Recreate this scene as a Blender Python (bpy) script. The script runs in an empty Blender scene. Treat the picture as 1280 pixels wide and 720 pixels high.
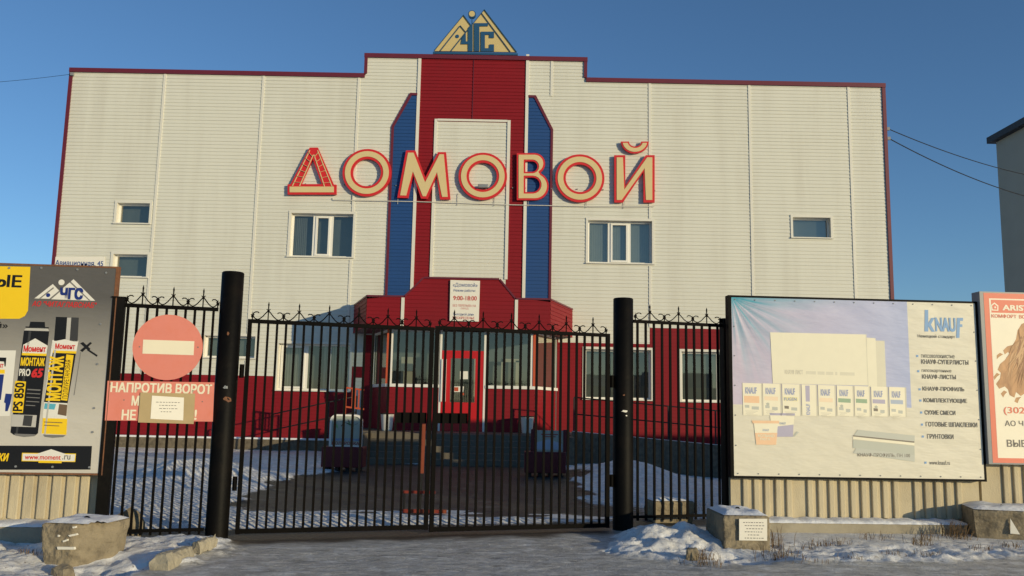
import bpy, math, random
import numpy as np
from mathutils import Vector, Matrix
random.seed(7); rng = np.random.default_rng(7)
S = bpy.context.scene; COL = S.collection
R_ = math.radians

# ------------------------------------------------------------------ camera, sky, sun, exposure
FPX = 1065.0; CAMH = 1.6; ROLL = R_(1.1); PITCH = math.atan(FPX*math.cos(ROLL)/7790.0)
SUN_EL = R_(9.2); SUN_AZ = R_(48.0)            # azimuth measured from "behind the camera" to the right
cF = Vector((0, math.cos(PITCH), math.sin(PITCH))); cU0 = Vector((0, -math.sin(PITCH), math.cos(PITCH)))
cR = Vector((math.cos(ROLL), 0, 0)) + math.sin(ROLL)*cU0
cU = -math.sin(ROLL)*Vector((1, 0, 0)) + math.cos(ROLL)*cU0
C0 = Vector((0, 0, CAMH))
cd = bpy.data.cameras.new('camera'); cam = bpy.data.objects.new('camera', cd); COL.objects.link(cam)
cam.matrix_world = Matrix(((cR.x, cU.x, -cF.x, 0), (cR.y, cU.y, -cF.y, 0), (cR.z, cU.z, -cF.z, CAMH), (0, 0, 0, 1)))
cd.sensor_width = 36; cd.lens = 36*FPX/1280; cd.clip_end = 3000; cd.clip_start = 0.05
S.camera = cam
W = bpy.data.worlds.new('World'); S.world = W; W.use_nodes = True
nt = W.node_tree
sky = nt.nodes.new('ShaderNodeTexSky'); sky.sky_type = 'NISHITA'; sky.sun_disc = False
sky.sun_elevation = SUN_EL; sky.sun_rotation = math.pi - SUN_AZ
sky.air_density = 1.0; sky.dust_density = 0.0; sky.ozone_density = 3.9; sky.altitude = 700
bg = nt.nodes['Background']; bg.inputs['Strength'].default_value = 0.135
nt.links.new(sky.outputs[0], bg.inputs['Color'])
sun_dir = Vector((math.cos(SUN_EL)*math.sin(SUN_AZ), -math.cos(SUN_EL)*math.cos(SUN_AZ), math.sin(SUN_EL)))
sl = bpy.data.lights.new('sun', 'SUN'); sl.energy = 3.6; sl.angle = R_(0.5); sl.color = (1.0, 0.84, 0.53)
so = bpy.data.objects.new('sun', sl); COL.objects.link(so)
so.rotation_euler = (-sun_dir).to_track_quat('-Z', 'Y').to_euler(); so.location = (20, -20, 30)
S.view_settings.view_transform = 'Standard'; S.view_settings.look = 'None'
S.view_settings.exposure = 0.04; S.view_settings.gamma = 1.0; S.view_settings.use_curve_mapping = False

# ------------------------------------------------------------------ helpers
def ray(px, py): return cF*FPX + cR*(px-640) + cU*(360-py)
def gnd(px, py, z=0.0):
    d = ray(px, py); return C0 + d*((z-CAMH)/d.z)

class Plane:
    """vertical plane through (x, y) heading at angle a; u along it, z up, d towards the street"""
    def __init__(s, x, y, a):
        s.o = Vector((x, y, 0)); s.u = Vector((math.cos(a), math.sin(a), 0)); s.n = Vector((math.sin(a), -math.cos(a), 0)); s.a = a
    def P(s, u, z, d=0.0): return s.o + s.u*u + Vector((0, 0, z)) + s.n*d
    def hit(s, px, py, d=0.0):
        r = ray(px, py); o = s.o + s.n*d
        p = C0 + r*((o-C0).dot(s.n)/r.dot(s.n))
        return ((p-s.o).dot(s.u), p.z)
    def pts(s, px, d=0.0): return [s.hit(x, y, d) for x, y in px]
    def box(s, b, d=0.0):
        x0, y0, x1, y1 = b; xm, ym = (x0+x1)/2, (y0+y1)/2
        return (s.hit(x0, ym, d)[0], s.hit(xm, y1, d)[1], s.hit(x1, ym, d)[0], s.hit(xm, y0, d)[1])
    @staticmethod
    def through(p, q): return Plane(p[0], p[1], math.atan2(q[1]-p[1], q[0]-p[0]))

def lin(c):
    out = []
    for v in c[:3]:
        v = v/255.0
        out.append(v/12.92 if v <= .04045 else ((v+.055)/1.055)**2.4)
    return tuple(out)

def mat(name, col, rough=.6, var=.12, scale=6.0, bump=0.0, bscale=40.0, metal=0.0, spec=.4, stain=None, stain_amt=.5, stain_scale=1.5, stretch=None):
    m = bpy.data.materials.new(name); m.use_nodes = True
    n = m.node_tree.nodes; l = m.node_tree.links; b = n['Principled BSDF']
    b.inputs['Roughness'].default_value = rough; b.inputs['Metallic'].default_value = metal
    b.inputs['Specular IOR Level'].default_value = spec
    tc = n.new('ShaderNodeTexCoord'); vec = tc.outputs['Object']
    if stretch:
        mp = n.new('ShaderNodeMapping'); mp.inputs['Scale'].default_value = stretch
        l.new(vec, mp.inputs['Vector']); vec = mp.outputs[0]
    nz = n.new('ShaderNodeTexNoise'); nz.inputs['Scale'].default_value = scale; nz.inputs['Detail'].default_value = 6
    l.new(vec, nz.inputs['Vector'])
    mx = n.new('ShaderNodeMix'); mx.data_type = 'RGBA'
    mx.inputs['A'].default_value = tuple(c*(1-var) for c in col)+(1,)
    mx.inputs['B'].default_value = tuple(min(1, c*(1+var)) for c in col)+(1,)
    l.new(nz.outputs['Fac'], mx.inputs['Factor']); out = mx.outputs['Result']
    if stain:
        n2 = n.new('ShaderNodeTexNoise'); n2.inputs['Scale'].default_value = stain_scale; n2.inputs['Detail'].default_value = 8; n2.inputs['Roughness'].default_value = .65
        l.new(vec, n2.inputs['Vector'])
        rp = n.new('ShaderNodeValToRGB'); rp.color_ramp.elements[0].position = .48; rp.color_ramp.elements[1].position = .72
        rp.color_ramp.elements[1].color = (stain_amt,)*3+(1,); l.new(n2.outputs['Fac'], rp.inputs['Fac'])
        m2 = n.new('ShaderNodeMix'); m2.data_type = 'RGBA'; l.new(rp.outputs['Color'], m2.inputs['Factor'])
        l.new(out, m2.inputs['A']); m2.inputs['B'].default_value = tuple(stain)+(1,); out = m2.outputs['Result']
    l.new(out, b.inputs['Base Color'])
    if bump:
        n3 = n.new('ShaderNodeTexNoise'); n3.inputs['Scale'].default_value = bscale; n3.inputs['Detail'].default_value = 5
        l.new(vec, n3.inputs['Vector'])
        bp = n.new('ShaderNodeBump'); bp.inputs['Strength'].default_value = bump; bp.inputs['Distance'].default_value = .02
        l.new(n3.outputs['Fac'], bp.inputs['Height']); l.new(bp.outputs[0], b.inputs['Normal'])
    return m

ROOT = {}
def setp(o, label=None, cat=None, group=None, kind=None):
    if label: o['label'] = label
    if cat: o['category'] = cat
    if group: o['group'] = group
    if kind: o['kind'] = kind
    return o
def thing(name, loc, label, cat, group=None, rz=0.0):
    o = bpy.data.objects.new(name, None); COL.objects.link(o); o.empty_display_size = .2
    o.location = loc; o.rotation_euler = (0, 0, rz)
    ROOT[o.name] = Matrix.Translation(Vector(loc)) @ Matrix.Rotation(rz, 4, 'Z')
    return setp(o, label, cat, group)

class MB:
    def __init__(s): s.v = []; s.f = []; s.mi = []; s.mats = []
    def m(s, mt):
        if mt not in s.mats: s.mats.append(mt)
        return s.mats.index(mt)
    def add(s, vs, fs, mt=None):
        b = len(s.v); s.v += [tuple(v) for v in vs]; k = s.m(mt) if mt else 0
        for f in fs: s.f.append(tuple(b+i for i in f)); s.mi.append(k)
    def quad(s, a, b, c, d, mt=None): s.add([a, b, c, d], [(0, 1, 2, 3)], mt)
    def box(s, lo, hi, mt=None, M=None):
        x0, y0, z0 = lo; x1, y1, z1 = hi
        vs = [Vector(p) for p in ((x0,y0,z0),(x1,y0,z0),(x1,y1,z0),(x0,y1,z0),(x0,y0,z1),(x1,y0,z1),(x1,y1,z1),(x0,y1,z1))]
        if M is not None: vs = [M @ v for v in vs]
        s.add(vs, [(0,3,2,1),(4,5,6,7),(0,1,5,4),(1,2,6,5),(2,3,7,6),(3,0,4,7)], mt)
    def pbox(s, pl, u0, u1, z0, z1, d0, d1, mt=None):     # box in plane coordinates
        p = [pl.P(u, z, d) for d in (d1, d0) for (u, z) in ((u0, z0), (u1, z0), (u1, z1), (u0, z1))]
        s.add(p, [(0,1,2,3),(7,6,5,4),(0,4,5,1),(1,5,6,2),(2,6,7,3),(3,7,4,0)], mt)
    def prism(s, pl, uv, d0, d1, mt=None):                # polygon in plane coords, d1 the street side
        a = sum(uv[i][0]*uv[(i+1) % len(uv)][1]-uv[(i+1) % len(uv)][0]*uv[i][1] for i in range(len(uv)))
        if a < 0: uv = uv[::-1]
        n = len(uv); vs = [pl.P(u, z, d1) for u, z in uv] + [pl.P(u, z, d0) for u, z in uv]
        s.add(vs, [tuple(range(n)), tuple(range(2*n-1, n-1, -1))] + [(i, n+i, n+(i+1) % n, (i+1) % n) for i in range(n)], mt)
    def flat(s, pl, px, d, mt=None, th=.0005): s.prism(pl, pl.pts(px, d), d-th, d, mt)
    def tube(s, path, r, n=6, mt=None, cap=True):
        path = [Vector(p) for p in path]; rings = []; up = None
        for i, p in enumerate(path):
            t = (path[min(i+1, len(path)-1)]-path[max(i-1, 0)]).normalized()
            if up is None: up = t.orthogonal().normalized()
            up = (up - t*up.dot(t)).normalized(); w = t.cross(up)
            rr = r[i] if isinstance(r, (list, tuple)) else r
            rings.append([p + (up*math.cos(2*math.pi*k/n)+w*math.sin(2*math.pi*k/n))*rr for k in range(n)])
        vs = [v for q in rings for v in q]; fs = []
        for i in range(len(rings)-1):
            for k in range(n): fs.append((i*n+k, i*n+(k+1) % n, (i+1)*n+(k+1) % n, (i+1)*n+k))
        if cap: fs += [tuple(range(n-1, -1, -1)), tuple((len(rings)-1)*n+k for k in range(n))]
        s.add(vs, fs, mt)
    def sbar(s, a, b, w, mt=None, w2=None, side=None):    # rectangular bar
        a = Vector(a); b = Vector(b); t = (b-a).normalized()
        x = (Vector(side) if side else (Vector((0, 0, 1)).cross(t) if abs(t.z) < .9 else Vector((1, 0, 0))))
        x = (x - t*x.dot(t)).normalized(); y = t.cross(x); w2 = w2 or w
        vs = [p + x*i*w/2 + y*j*w2/2 for p in (a, b) for i, j in ((-1,-1),(1,-1),(1,1),(-1,1))]
        s.add(vs, [(3,2,1,0),(4,5,6,7),(0,1,5,4),(1,2,6,5),(2,3,7,6),(3,0,4,7)], mt)
    def text(s, pl, st, b, d, mt=None, bold=0.0, shear=0.0, rot=False, px=True, xs=None):
        u0, z0, u1, z1 = pl.box(b, d) if px else b
        vs, fs = text_geo(st, 0.0, shear)
        xa, xb = min(v[0] for v in vs), max(v[0] for v in vs); ya, yb = min(v[1] for v in vs), max(v[1] for v in vs)
        bx_ = bold*.75; xa -= bx_; xb += bx_; ya -= bx_*.6; yb += bx_*.6
        offs = [(0, 0)] if not bold else [(-bx_, -bx_*.6), (bx_, -bx_*.6), (-bx_, bx_*.6), (bx_, bx_*.6), (0, 0)]
        for k_, (ox, oy) in enumerate(offs):
            out = []
            for x, y in vs:
                a = (x+ox-xa)/(xb-xa); c = (y+oy-ya)/(yb-ya); dd = d+.00012*k_
                if rot: out.append(pl.P(u1-(u1-u0)*c, z0+(z1-z0)*a, dd))
                else: out.append(pl.P(u0+(u1-u0)*a, z0+(z1-z0)*c, dd))
            s.add(out, fs, mt)
    def disc(s, pl, cu, cz, r, d0, d1, mt=None, n=32, rz=None):
        s.prism(pl, [(cu+r*math.cos(2*math.pi*k/n), cz+(rz or r)*math.sin(2*math.pi*k/n)) for k in range(n)], d0, d1, mt)
    def build(s, name, mt=None, parent=None, smooth=False, bevel=0.0, root=None):
        me = bpy.data.meshes.new(name)
        rt = root or parent
        while rt is not None and rt.parent is not None: rt = rt.parent
        vs = s.v
        if rt is not None:
            inv = ROOT[rt.name].inverted(); vs = [inv @ Vector(v) for v in vs]
        me.from_pydata([tuple(v) for v in vs], [], s.f)
        if mt is not None and not s.mats: me.materials.append(mt)
        for q in s.mats: me.materials.append(q)
        if s.mats: me.polygons.foreach_set('material_index', s.mi)
        if smooth: me.polygons.foreach_set('use_smooth', [True]*len(me.polygons))
        me.update()
        o = bpy.data.objects.new(name, me); COL.objects.link(o)
        if parent is not None: o.parent = parent
        if bevel:
            bv = o.modifiers.new('bevel', 'BEVEL'); bv.width = bevel; bv.segments = 2; bv.limit_method = 'ANGLE'; bv.angle_limit = R_(40)
        return o

_tc = {}
def text_geo(st, bold, shear):
    k = (st, bold, shear)
    if k in _tc: return _tc[k]
    cu = bpy.data.curves.new('t', 'FONT'); cu.body = st; cu.size = 1; cu.offset = bold; cu.shear = shear; cu.resolution_u = 3
    cu.fill_mode = 'FRONT'
    ob = bpy.data.objects.new('t', cu); COL.objects.link(ob)
    dg = bpy.context.evaluated_depsgraph_get(); dg.update()
    me = bpy.data.meshes.new_from_object(ob.evaluated_get(dg))
    vs = [(v.co.x, v.co.y) for v in me.vertices]; fs = [tuple(p.vertices) for p in me.polygons]
    bpy.data.objects.remove(ob); bpy.data.curves.remove(cu); bpy.data.meshes.remove(me)
    _tc[k] = (vs, fs); return vs, fs

def fill_loops(mb, pl, loops, d0, d1, mt):
    """extruded plate with holes: loops of (u, z)"""
    cu = bpy.data.curves.new('c', 'CURVE'); cu.dimensions = '2D'; cu.fill_mode = 'BOTH'; cu.extrude = (d1-d0)/2
    for lp in loops:
        sp = cu.splines.new('POLY'); sp.points.add(len(lp)-1); sp.use_cyclic_u = True
        for q, (x, y) in zip(sp.points, lp): q.co = (x, y, 0, 1)
    ob = bpy.data.objects.new('c', cu); COL.objects.link(ob)
    dg = bpy.context.evaluated_depsgraph_get(); dg.update()
    me = bpy.data.meshes.new_from_object(ob.evaluated_get(dg))
    dm = (d0+d1)/2
    mb.add([pl.P(v.co.x, v.co.y, dm+v.co.z) for v in me.vertices], [tuple(p.vertices) for p in me.polygons], mt)
    bpy.data.objects.remove(ob); bpy.data.curves.remove(cu); bpy.data.meshes.remove(me)

def inset(lp, d):
    """miter inset of a closed loop (positive d shrinks a CCW loop)"""
    n = len(lp); a = sum(lp[i][0]*lp[(i+1) % n][1]-lp[(i+1) % n][0]*lp[i][1] for i in range(n))
    if a < 0: lp = lp[::-1]
    out = []
    for i in range(n):
        p0, p1, p2 = (Vector(lp[i-1]), Vector(lp[i]), Vector(lp[(i+1) % n]))
        e1 = (p1-p0).normalized(); e2 = (p2-p1).normalized()
        n1 = Vector((-e1.y, e1.x)); n2 = Vector((-e2.y, e2.x)); b = n1+n2
        k = b.dot(n1); q = p1 + b*(d/max(k, .35)) if b.length > 1e-6 else p1+n1*d
        out.append((q.x, q.y))
    return out

# ------------------------------------------------------------------ materials
M = {}
M['cream'] = mat('cream_vinyl_siding', (.665, .655, .57), .45, .06, 1.2, stain=(.52, .49, .41), stain_amt=.42, stain_scale=.8, stretch=(1.6, 1, .16))
M['trim'] = mat('white_trim', (.70, .675, .59), .45, .04, 3)
M['red'] = mat('red_siding', (.222, .009, .015), .6, .10, 1.5, spec=.2, stain=(.17, .012, .016), stain_amt=.5, stain_scale=.5)
M['redbright'] = mat('bright_red_paint', (.50, .012, .014), .4, .06, 3)
M['blue'] = mat('blue_siding', (.015, .062, .20), .5, .08, 1.5)
M['maroon'] = mat('maroon_flashing', (.13, .016, .03), .45, .12, 2)
M['pvc'] = mat('white_window_frame', (.78, .76, .70), .35, .03, 4)
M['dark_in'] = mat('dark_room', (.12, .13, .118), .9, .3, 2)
M['curtain'] = mat('pale_curtain', (.30, .295, .25), .9, .25, 9, stretch=(6, 6, .6))
M['blind'] = mat('vertical_blind', (.34, .37, .35), .8, .05, 3)
M['beige_in'] = mat('beige_inner_wall', (.42, .38, .28), .8, .08, 2)
M['stone'] = mat('rough_stone_cladding', (.14, .115, .08), .9, .7, 9, bump=.9, bscale=14)
M['tile'] = mat('grey_green_step_tile', (.135, .115, .085), .6, .15, 3, bump=.1)
M['asph_con'] = mat('worn_concrete', (.36, .32, .24), .9, .16, 5, bump=.35, bscale=60, stain=(.20, .17, .12), stain_amt=.6, stain_scale=2.2)
M['conc'] = mat('fence_concrete', (.53, .455, .31), .88, .12, 4, bump=.3, bscale=70, stain=(.33, .27, .18), stain_amt=.55, stain_scale=1.6, stretch=(1, 1, .45))
M['conc_dark'] = mat('block_concrete', (.26, .215, .145), .92, .3, 6, bump=.6, bscale=30, stain=(.085, .07, .05), stain_amt=.85, stain_scale=4.5)
M['black'] = mat('black_gate_paint', (.0030, .0025, .0022), .65, .3, 5, bump=.12, bscale=50, spec=.06, stain=(.007, .005, .0035), stain_amt=.6, stain_scale=4)
M['post'] = mat('black_post_paint', (.0035, .003, .0026), .55, .3, 3, bump=.15, bscale=18, spec=.10, stain=(.012, .008, .005), stain_amt=.6, stain_scale=3)
M['rust'] = mat('rusty_frame', (.20, .085, .04), .85, .35, 14, bump=.3, stain=(.07, .04, .03), stain_amt=.7, stain_scale=9)
M['snow'] = mat('snow_cap', (.80, .81, .83), .75, .05, 8, bump=.6, bscale=18)
M['letter_red'] = mat('letter_red_rim', (.60, .020, .022), .45, .05, 2)
M['letter_tan'] = mat('letter_tan_face', (.66, .52, .26), .5, .06, 2)
M['emb_tan'] = mat('emblem_tan', (.58, .45, .20), .5, .06, 2)
M['emb_blue'] = mat('emblem_blue', (.014, .075, .17), .5, .05, 2)
M['pink'] = mat('faded_red_sign', (.64, .205, .155), .55, .06, 5, stain=(.62, .17, .10), stain_amt=.5, stain_scale=6)
M['signwhite'] = mat('sign_white', (.74, .68, .52), .55, .05, 5)
M['cardboard'] = mat('brown_cardboard', (.42, .32, .17), .9, .1, 8)
M['paper'] = mat('white_paper', (.80, .76, .66), .8, .04, 8)
M['ink'] = mat('dark_ink', (.03, .03, .03), .7, .1)
M['inkgrey'] = mat('grey_ink', (.16, .15, .14), .7, .1)
M['orange'] = mat('orange_rail_paint', (.50, .085, .03), .5, .1, 6)
M['darkred'] = mat('dark_red_box', (.11, .010, .014), .55, .15, 4)
M['cable'] = mat('cable_black', (.012, .012, .012), .6, .1)
M['greywall'] = mat('grey_render', (.31, .29, .24), .85, .08, 1.0)
M['roofdark'] = mat('dark_roof_edge', (.03, .03, .035), .7, .2)
M['brick'] = mat('tan_brick', (.42, .30, .16), .9, .15, 3)
M['greymetal'] = mat('grey_metal', (.22, .23, .24), .4, .1, 5)
M['grass'] = mat('dry_grass', (.15, .095, .045), .9, .3, 12)
def P(name, r, g, b, rough=.5): M[name] = mat('print_'+name, lin((r, g, b)), rough, .04, 8); return M[name]

def glass_mat():
    m = bpy.data.materials.new('window_glass'); m.use_nodes = True; n = m.node_tree.nodes; l = m.node_tree.links
    n.clear(); o = n.new('ShaderNodeOutputMaterial'); mx = n.new('ShaderNodeMixShader'); tr = n.new('ShaderNodeBsdfTransparent'); gl = n.new('ShaderNodeBsdfGlossy')
    tr.inputs['Color'].default_value = (.80, .86, .86, 1); gl.inputs['Roughness'].default_value = .02; gl.inputs['Color'].default_value = (1, .90, .76, 1)
    lw = n.new('ShaderNodeLayerWeight'); fr = n.new('ShaderNodeMapRange'); l.new(lw.outputs['Facing'], fr.inputs['Value']); fr.inputs['To Min'].default_value = .13; fr.inputs['To Max'].default_value = .7
    nz = n.new('ShaderNodeTexNoise'); nz.inputs['Scale'].default_value = 1.2; bp = n.new('ShaderNodeBump'); bp.inputs['Strength'].default_value = .03; bp.inputs['Distance'].default_value = .05
    tc = n.new('ShaderNodeTexCoord'); l.new(tc.outputs['Object'], nz.inputs['Vector']); l.new(nz.outputs['Fac'], bp.inputs['Height']); l.new(bp.outputs[0], gl.inputs['Normal'])
    l.new(fr.outputs[0], mx.inputs[0]); l.new(tr.outputs[0], mx.inputs[1]); l.new(gl.outputs[0], mx.inputs[2]); l.new(mx.outputs[0], o.inputs[0])
    return m
M['glass'] = glass_mat()

# ------------------------------------------------------------------ key planes
FY = 27.0
FAC = Plane(0, FY, 0)                                   # shop facade
GATE = Plane.through((-3.33, 10.06), (1.51, 11.51))     # gate line (u = 0 left post, 5.05 right post)
KB = Plane(3.0, 11.65, R_(3))                           # face of right boards
LB = Plane(-5.0, 9.60, R_(5))                           # face of left board
GL = GATE

# ------------------------------------------------------------------ ground: one sheet
def smooth(e0, e1, x):
    t = np.clip((x-e0)/(e1-e0), 0, 1); return t*t*(3-2*t)
def vnoise(x, y, seed=0):
    xi = np.floor(x).astype(np.int64); yi = np.floor(y).astype(np.int64); fx = x-xi; fy = y-yi
    def h(a, b):
        k = (a*374761393 + b*668265263 + seed*1442695041) & 0x7fffffff
        k = ((k ^ (k >> 13))*1274126177) & 0x7fffffff
        return ((k ^ (k >> 16)) & 0xffff)/65535.0
    sx = fx*fx*(3-2*fx); sy = fy*fy*(3-2*fy)
    return (h(xi, yi)*(1-sx)+h(xi+1, yi)*sx)*(1-sy)+(h(xi, yi+1)*(1-sx)+h(xi+1, yi+1)*sx)*sy
def fbm(x, y, o=4, seed=0):
    a = .5; t = 0; s = 0
    for i in range(o): t = t+a*vnoise(x*2**i, y*2**i, seed+i); s += a; a *= .55
    return t/s
def sdist(px, py, poly):
    """signed distance to polygon, positive inside"""
    d = np.full(px.shape, 1e9); ins = np.zeros(px.shape, bool); n = len(poly)
    for i in range(n):
        ax, ay = poly[i]; bx, by = poly[(i+1) % n]; ex, ey = bx-ax, by-ay
        t = np.clip(((px-ax)*ex+(py-ay)*ey)/(ex*ex+ey*ey+1e-12), 0, 1)
        d = np.minimum(d, np.hypot(px-ax-t*ex, py-ay-t*ey))
        c = ((ay > py) != (by > py)) & (px < ex*(py-ay)/(ey+1e-12)+ax); ins ^= c
    return np.where(ins, d, -d)
def wp(l): return [tuple(gnd(x, y)[:2]) for x, y in l]

# street-side snow verges, from the photo's outlines; yard snow and the swept asphalt
VL = [(-40, 9.0), (-40, 6.3), (-6, 6.9)] + wp([(60, 722), (150, 724), (215, 712), (262, 700), (300, 689)]) + [(-3.0, 10.0), (-3.4, 10.2), (-5.0, 10.0), (-40, 9.0)]
VR = wp([(738, 690), (790, 699), (860, 708), (930, 709), (1000, 704), (1100, 707), (1200, 706), (1300, 700)]) + [(40, 9.3), (40, 12.2), (7, 12.0), (3.0, 11.9), (1.5, 11.6), (1.15, 10.9)]
ASPH = wp([(285, 634), (330, 612), (385, 596), (430, 590)]) + [(-4.6, 22.5), (1.0, 22.6), (2.0, 19.5)] + wp([(700, 600), (728, 606), (735, 625), (742, 640), (640, 640), (540, 634), (430, 637), (350, 641)])
def height(x, y):
    sl_ = sdist(x, y, VL); sr = sdist(x, y, VR)
    wob = (fbm(x*2.2, y*2.2, 4, 11)-.5)*.45
    vl = smooth(-.06, .28, sl_+wob); vr = smooth(-.06, .30, sr+wob)
    rough = (fbm(x*3.1, y*3.1, 5, 3)-.5); fine = fbm(x*9, y*9, 3, 21)-.5
    ridge = np.abs(fbm(x*1.8+3, y*2.6, 4, 31)-.5)*2
    mound = .20*np.exp(-(((x-1.95)/.55)**2+((y-10.6)/.55)**2)) - .10*np.exp(-(((x-2.55)/.45)**2+((y-9.5)/.35)**2))
    mound_l = .10*np.exp(-(((x+3.5)/.8)**2+((y-9.3)/.6)**2)) - .10*np.exp(-(((x+4.0)/.55)**2+((y-8.2)/.5)**2))
    lump = (fbm(x*5.2+7, y*5.2, 3, 51)-.5); lump2 = np.abs(fbm(x*7.5, y*7.5+2, 4, 61)-.5); crust = fbm(x*19, y*19, 3, 71)-.5; foot = smooth(.60, .68, fbm(x*3.6+31, y*3.6, 2, 81))
    base_r = np.clip((11.0-y+.05*x)/1.2, .12, 1)
    z = vl*(.035+.08*rough+.025*fine+.06*lump-.035*lump2+.022*crust-.035*foot+mound_l)+ vr*(base_r*(.035+.08*rough+.025*fine+.06*lump-.035*lump2+.024*crust-.03*foot)+mound*(1+.8*lump+.6*rough+.22*crust))
    asp = smooth(-.25, .25, sdist(x, y, ASPH)+(fbm(x*1.6, y*1.6, 4, 5)-.5)*.8)
    yard = smooth(11.4, 12.0, y-.30*x)
    ysn = yard*(1-asp)
    strip = smooth(12.0, 12.6, y)*(1-smooth(13.4, 14.6, y))*smooth(-4.5, -3, x)*(1-smooth(1, 3, x))
    z = z + ysn*(1-strip)*(.06+.10*(fbm(x*1.1, y*1.1, 4, 8)-.5)+.05*fine)
    # snow heap thrown against the left of the asphalt, and one on the right
    z = z + .27*np.exp(-(((x+6.0)/1.2)**2+((y-16.6)/1.3)**2))*(.6+1.4*fbm(x*2.4, y*2.4, 4, 91)) + .32*np.exp(-(((x-2.9)/1.1)**2+((y-20.3)/1.3)**2))
    z = z + (1-np.clip(vl+vr, 0, 1))*(1-smooth(10.4, 11.4, y-.30*x))*(.018*(fbm(x*1.2, y*3.0, 4, 101)-.5)+.012*(fbm(x*5, y*9, 3, 111)-.5))*(1-smooth(12, 30, np.abs(x)))
    z = z - .32*smooth(2.0, 6, x)*smooth(14, 20, y)
    return z, vl, vr, asp, yard, strip
def hz(x, y): return float(height(np.array([float(x)]), np.array([float(y)]))[0][0])

xs = np.concatenate([[-600, -200, -80, -40, -25, -18, -14, -11], np.arange(-8.5, 8.51, .028), np.arange(8.6, 11.01, .1), [14, 18, 25, 40, 80, 200, 600]])
ys = np.concatenate([[-300, -80, -20, -5, 1, 4], [5, 6], np.arange(6.6, 12.4, .028), np.arange(12.4, 13.0, .06), np.arange(13.0, 27.3, .10), [30, 36, 50, 90, 200, 900]])
X, Y = np.meshgrid(xs, ys); Z, vl, vr, asp, yard, strip = height(X, Y)
nx, ny = len(xs), len(ys)
me = bpy.data.meshes.new('ground'); co = np.stack([X, Y, Z], -1).reshape(-1, 3)
me.vertices.add(nx*ny); me.vertices.foreach_set('co', co.ravel().astype(np.float32))
ii = (np.arange(ny-1)[:, None]*nx+np.arange(nx-1)[None, :]).ravel()
fc = np.stack([ii, ii+1, ii+1+nx, ii+nx], -1); nf = len(fc)
me.loops.add(nf*4); me.loops.foreach_set('vertex_index', fc.ravel().astype(np.int32))
me.polygons.add(nf); me.polygons.foreach_set('loop_start', np.arange(0, nf*4, 4, dtype=np.int32)); me.polygons.foreach_set('loop_total', np.full(nf, 4, np.int32))
me.polygons.foreach_set('use_smooth', np.ones(nf, bool)); me.update(); me.validate()
snowm = np.clip(vl+vr+yard*(1-asp)*(1-.45*strip), 0, 1)
patch = smooth(.53, .60, fbm(X*1.2+9, Y*4.5, 5, 41))            # thin ice and snow drawn out along the drive
snowm = np.where(strip > .01, np.maximum(snowm*(1-strip), strip*patch*.95*np.clip(snowm*1.4, 0, 1)), snowm)
gd = (GATE.o.y + (X-GATE.o.x)*math.tan(GATE.a)) - Y             # distance in front of the gate line
dirt = smooth(-.7, -.15, gd)*(1-smooth(.20, .60, gd+(fbm(X*2.5, Y*2.5, 3, 77)-.5)*.35))*smooth(-3.6, -3.2, X)*(1-smooth(1.2, 1.6, X))
road = 1-smooth(-.02, .3, -gd)
for nm, a in (('snow', snowm), ('dirt', dirt), ('road', road)):
    at = me.attributes.new(nm, 'FLOAT', 'POINT'); at.data.foreach_set('value', a.ravel().astype(np.float32))
ground = bpy.data.objects.new('ground', me); COL.objects.link(ground)
setp(ground, 'snowy ground with icy grey road, swept asphalt yard and trampled snow verges', 'ground', kind='structure')
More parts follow.
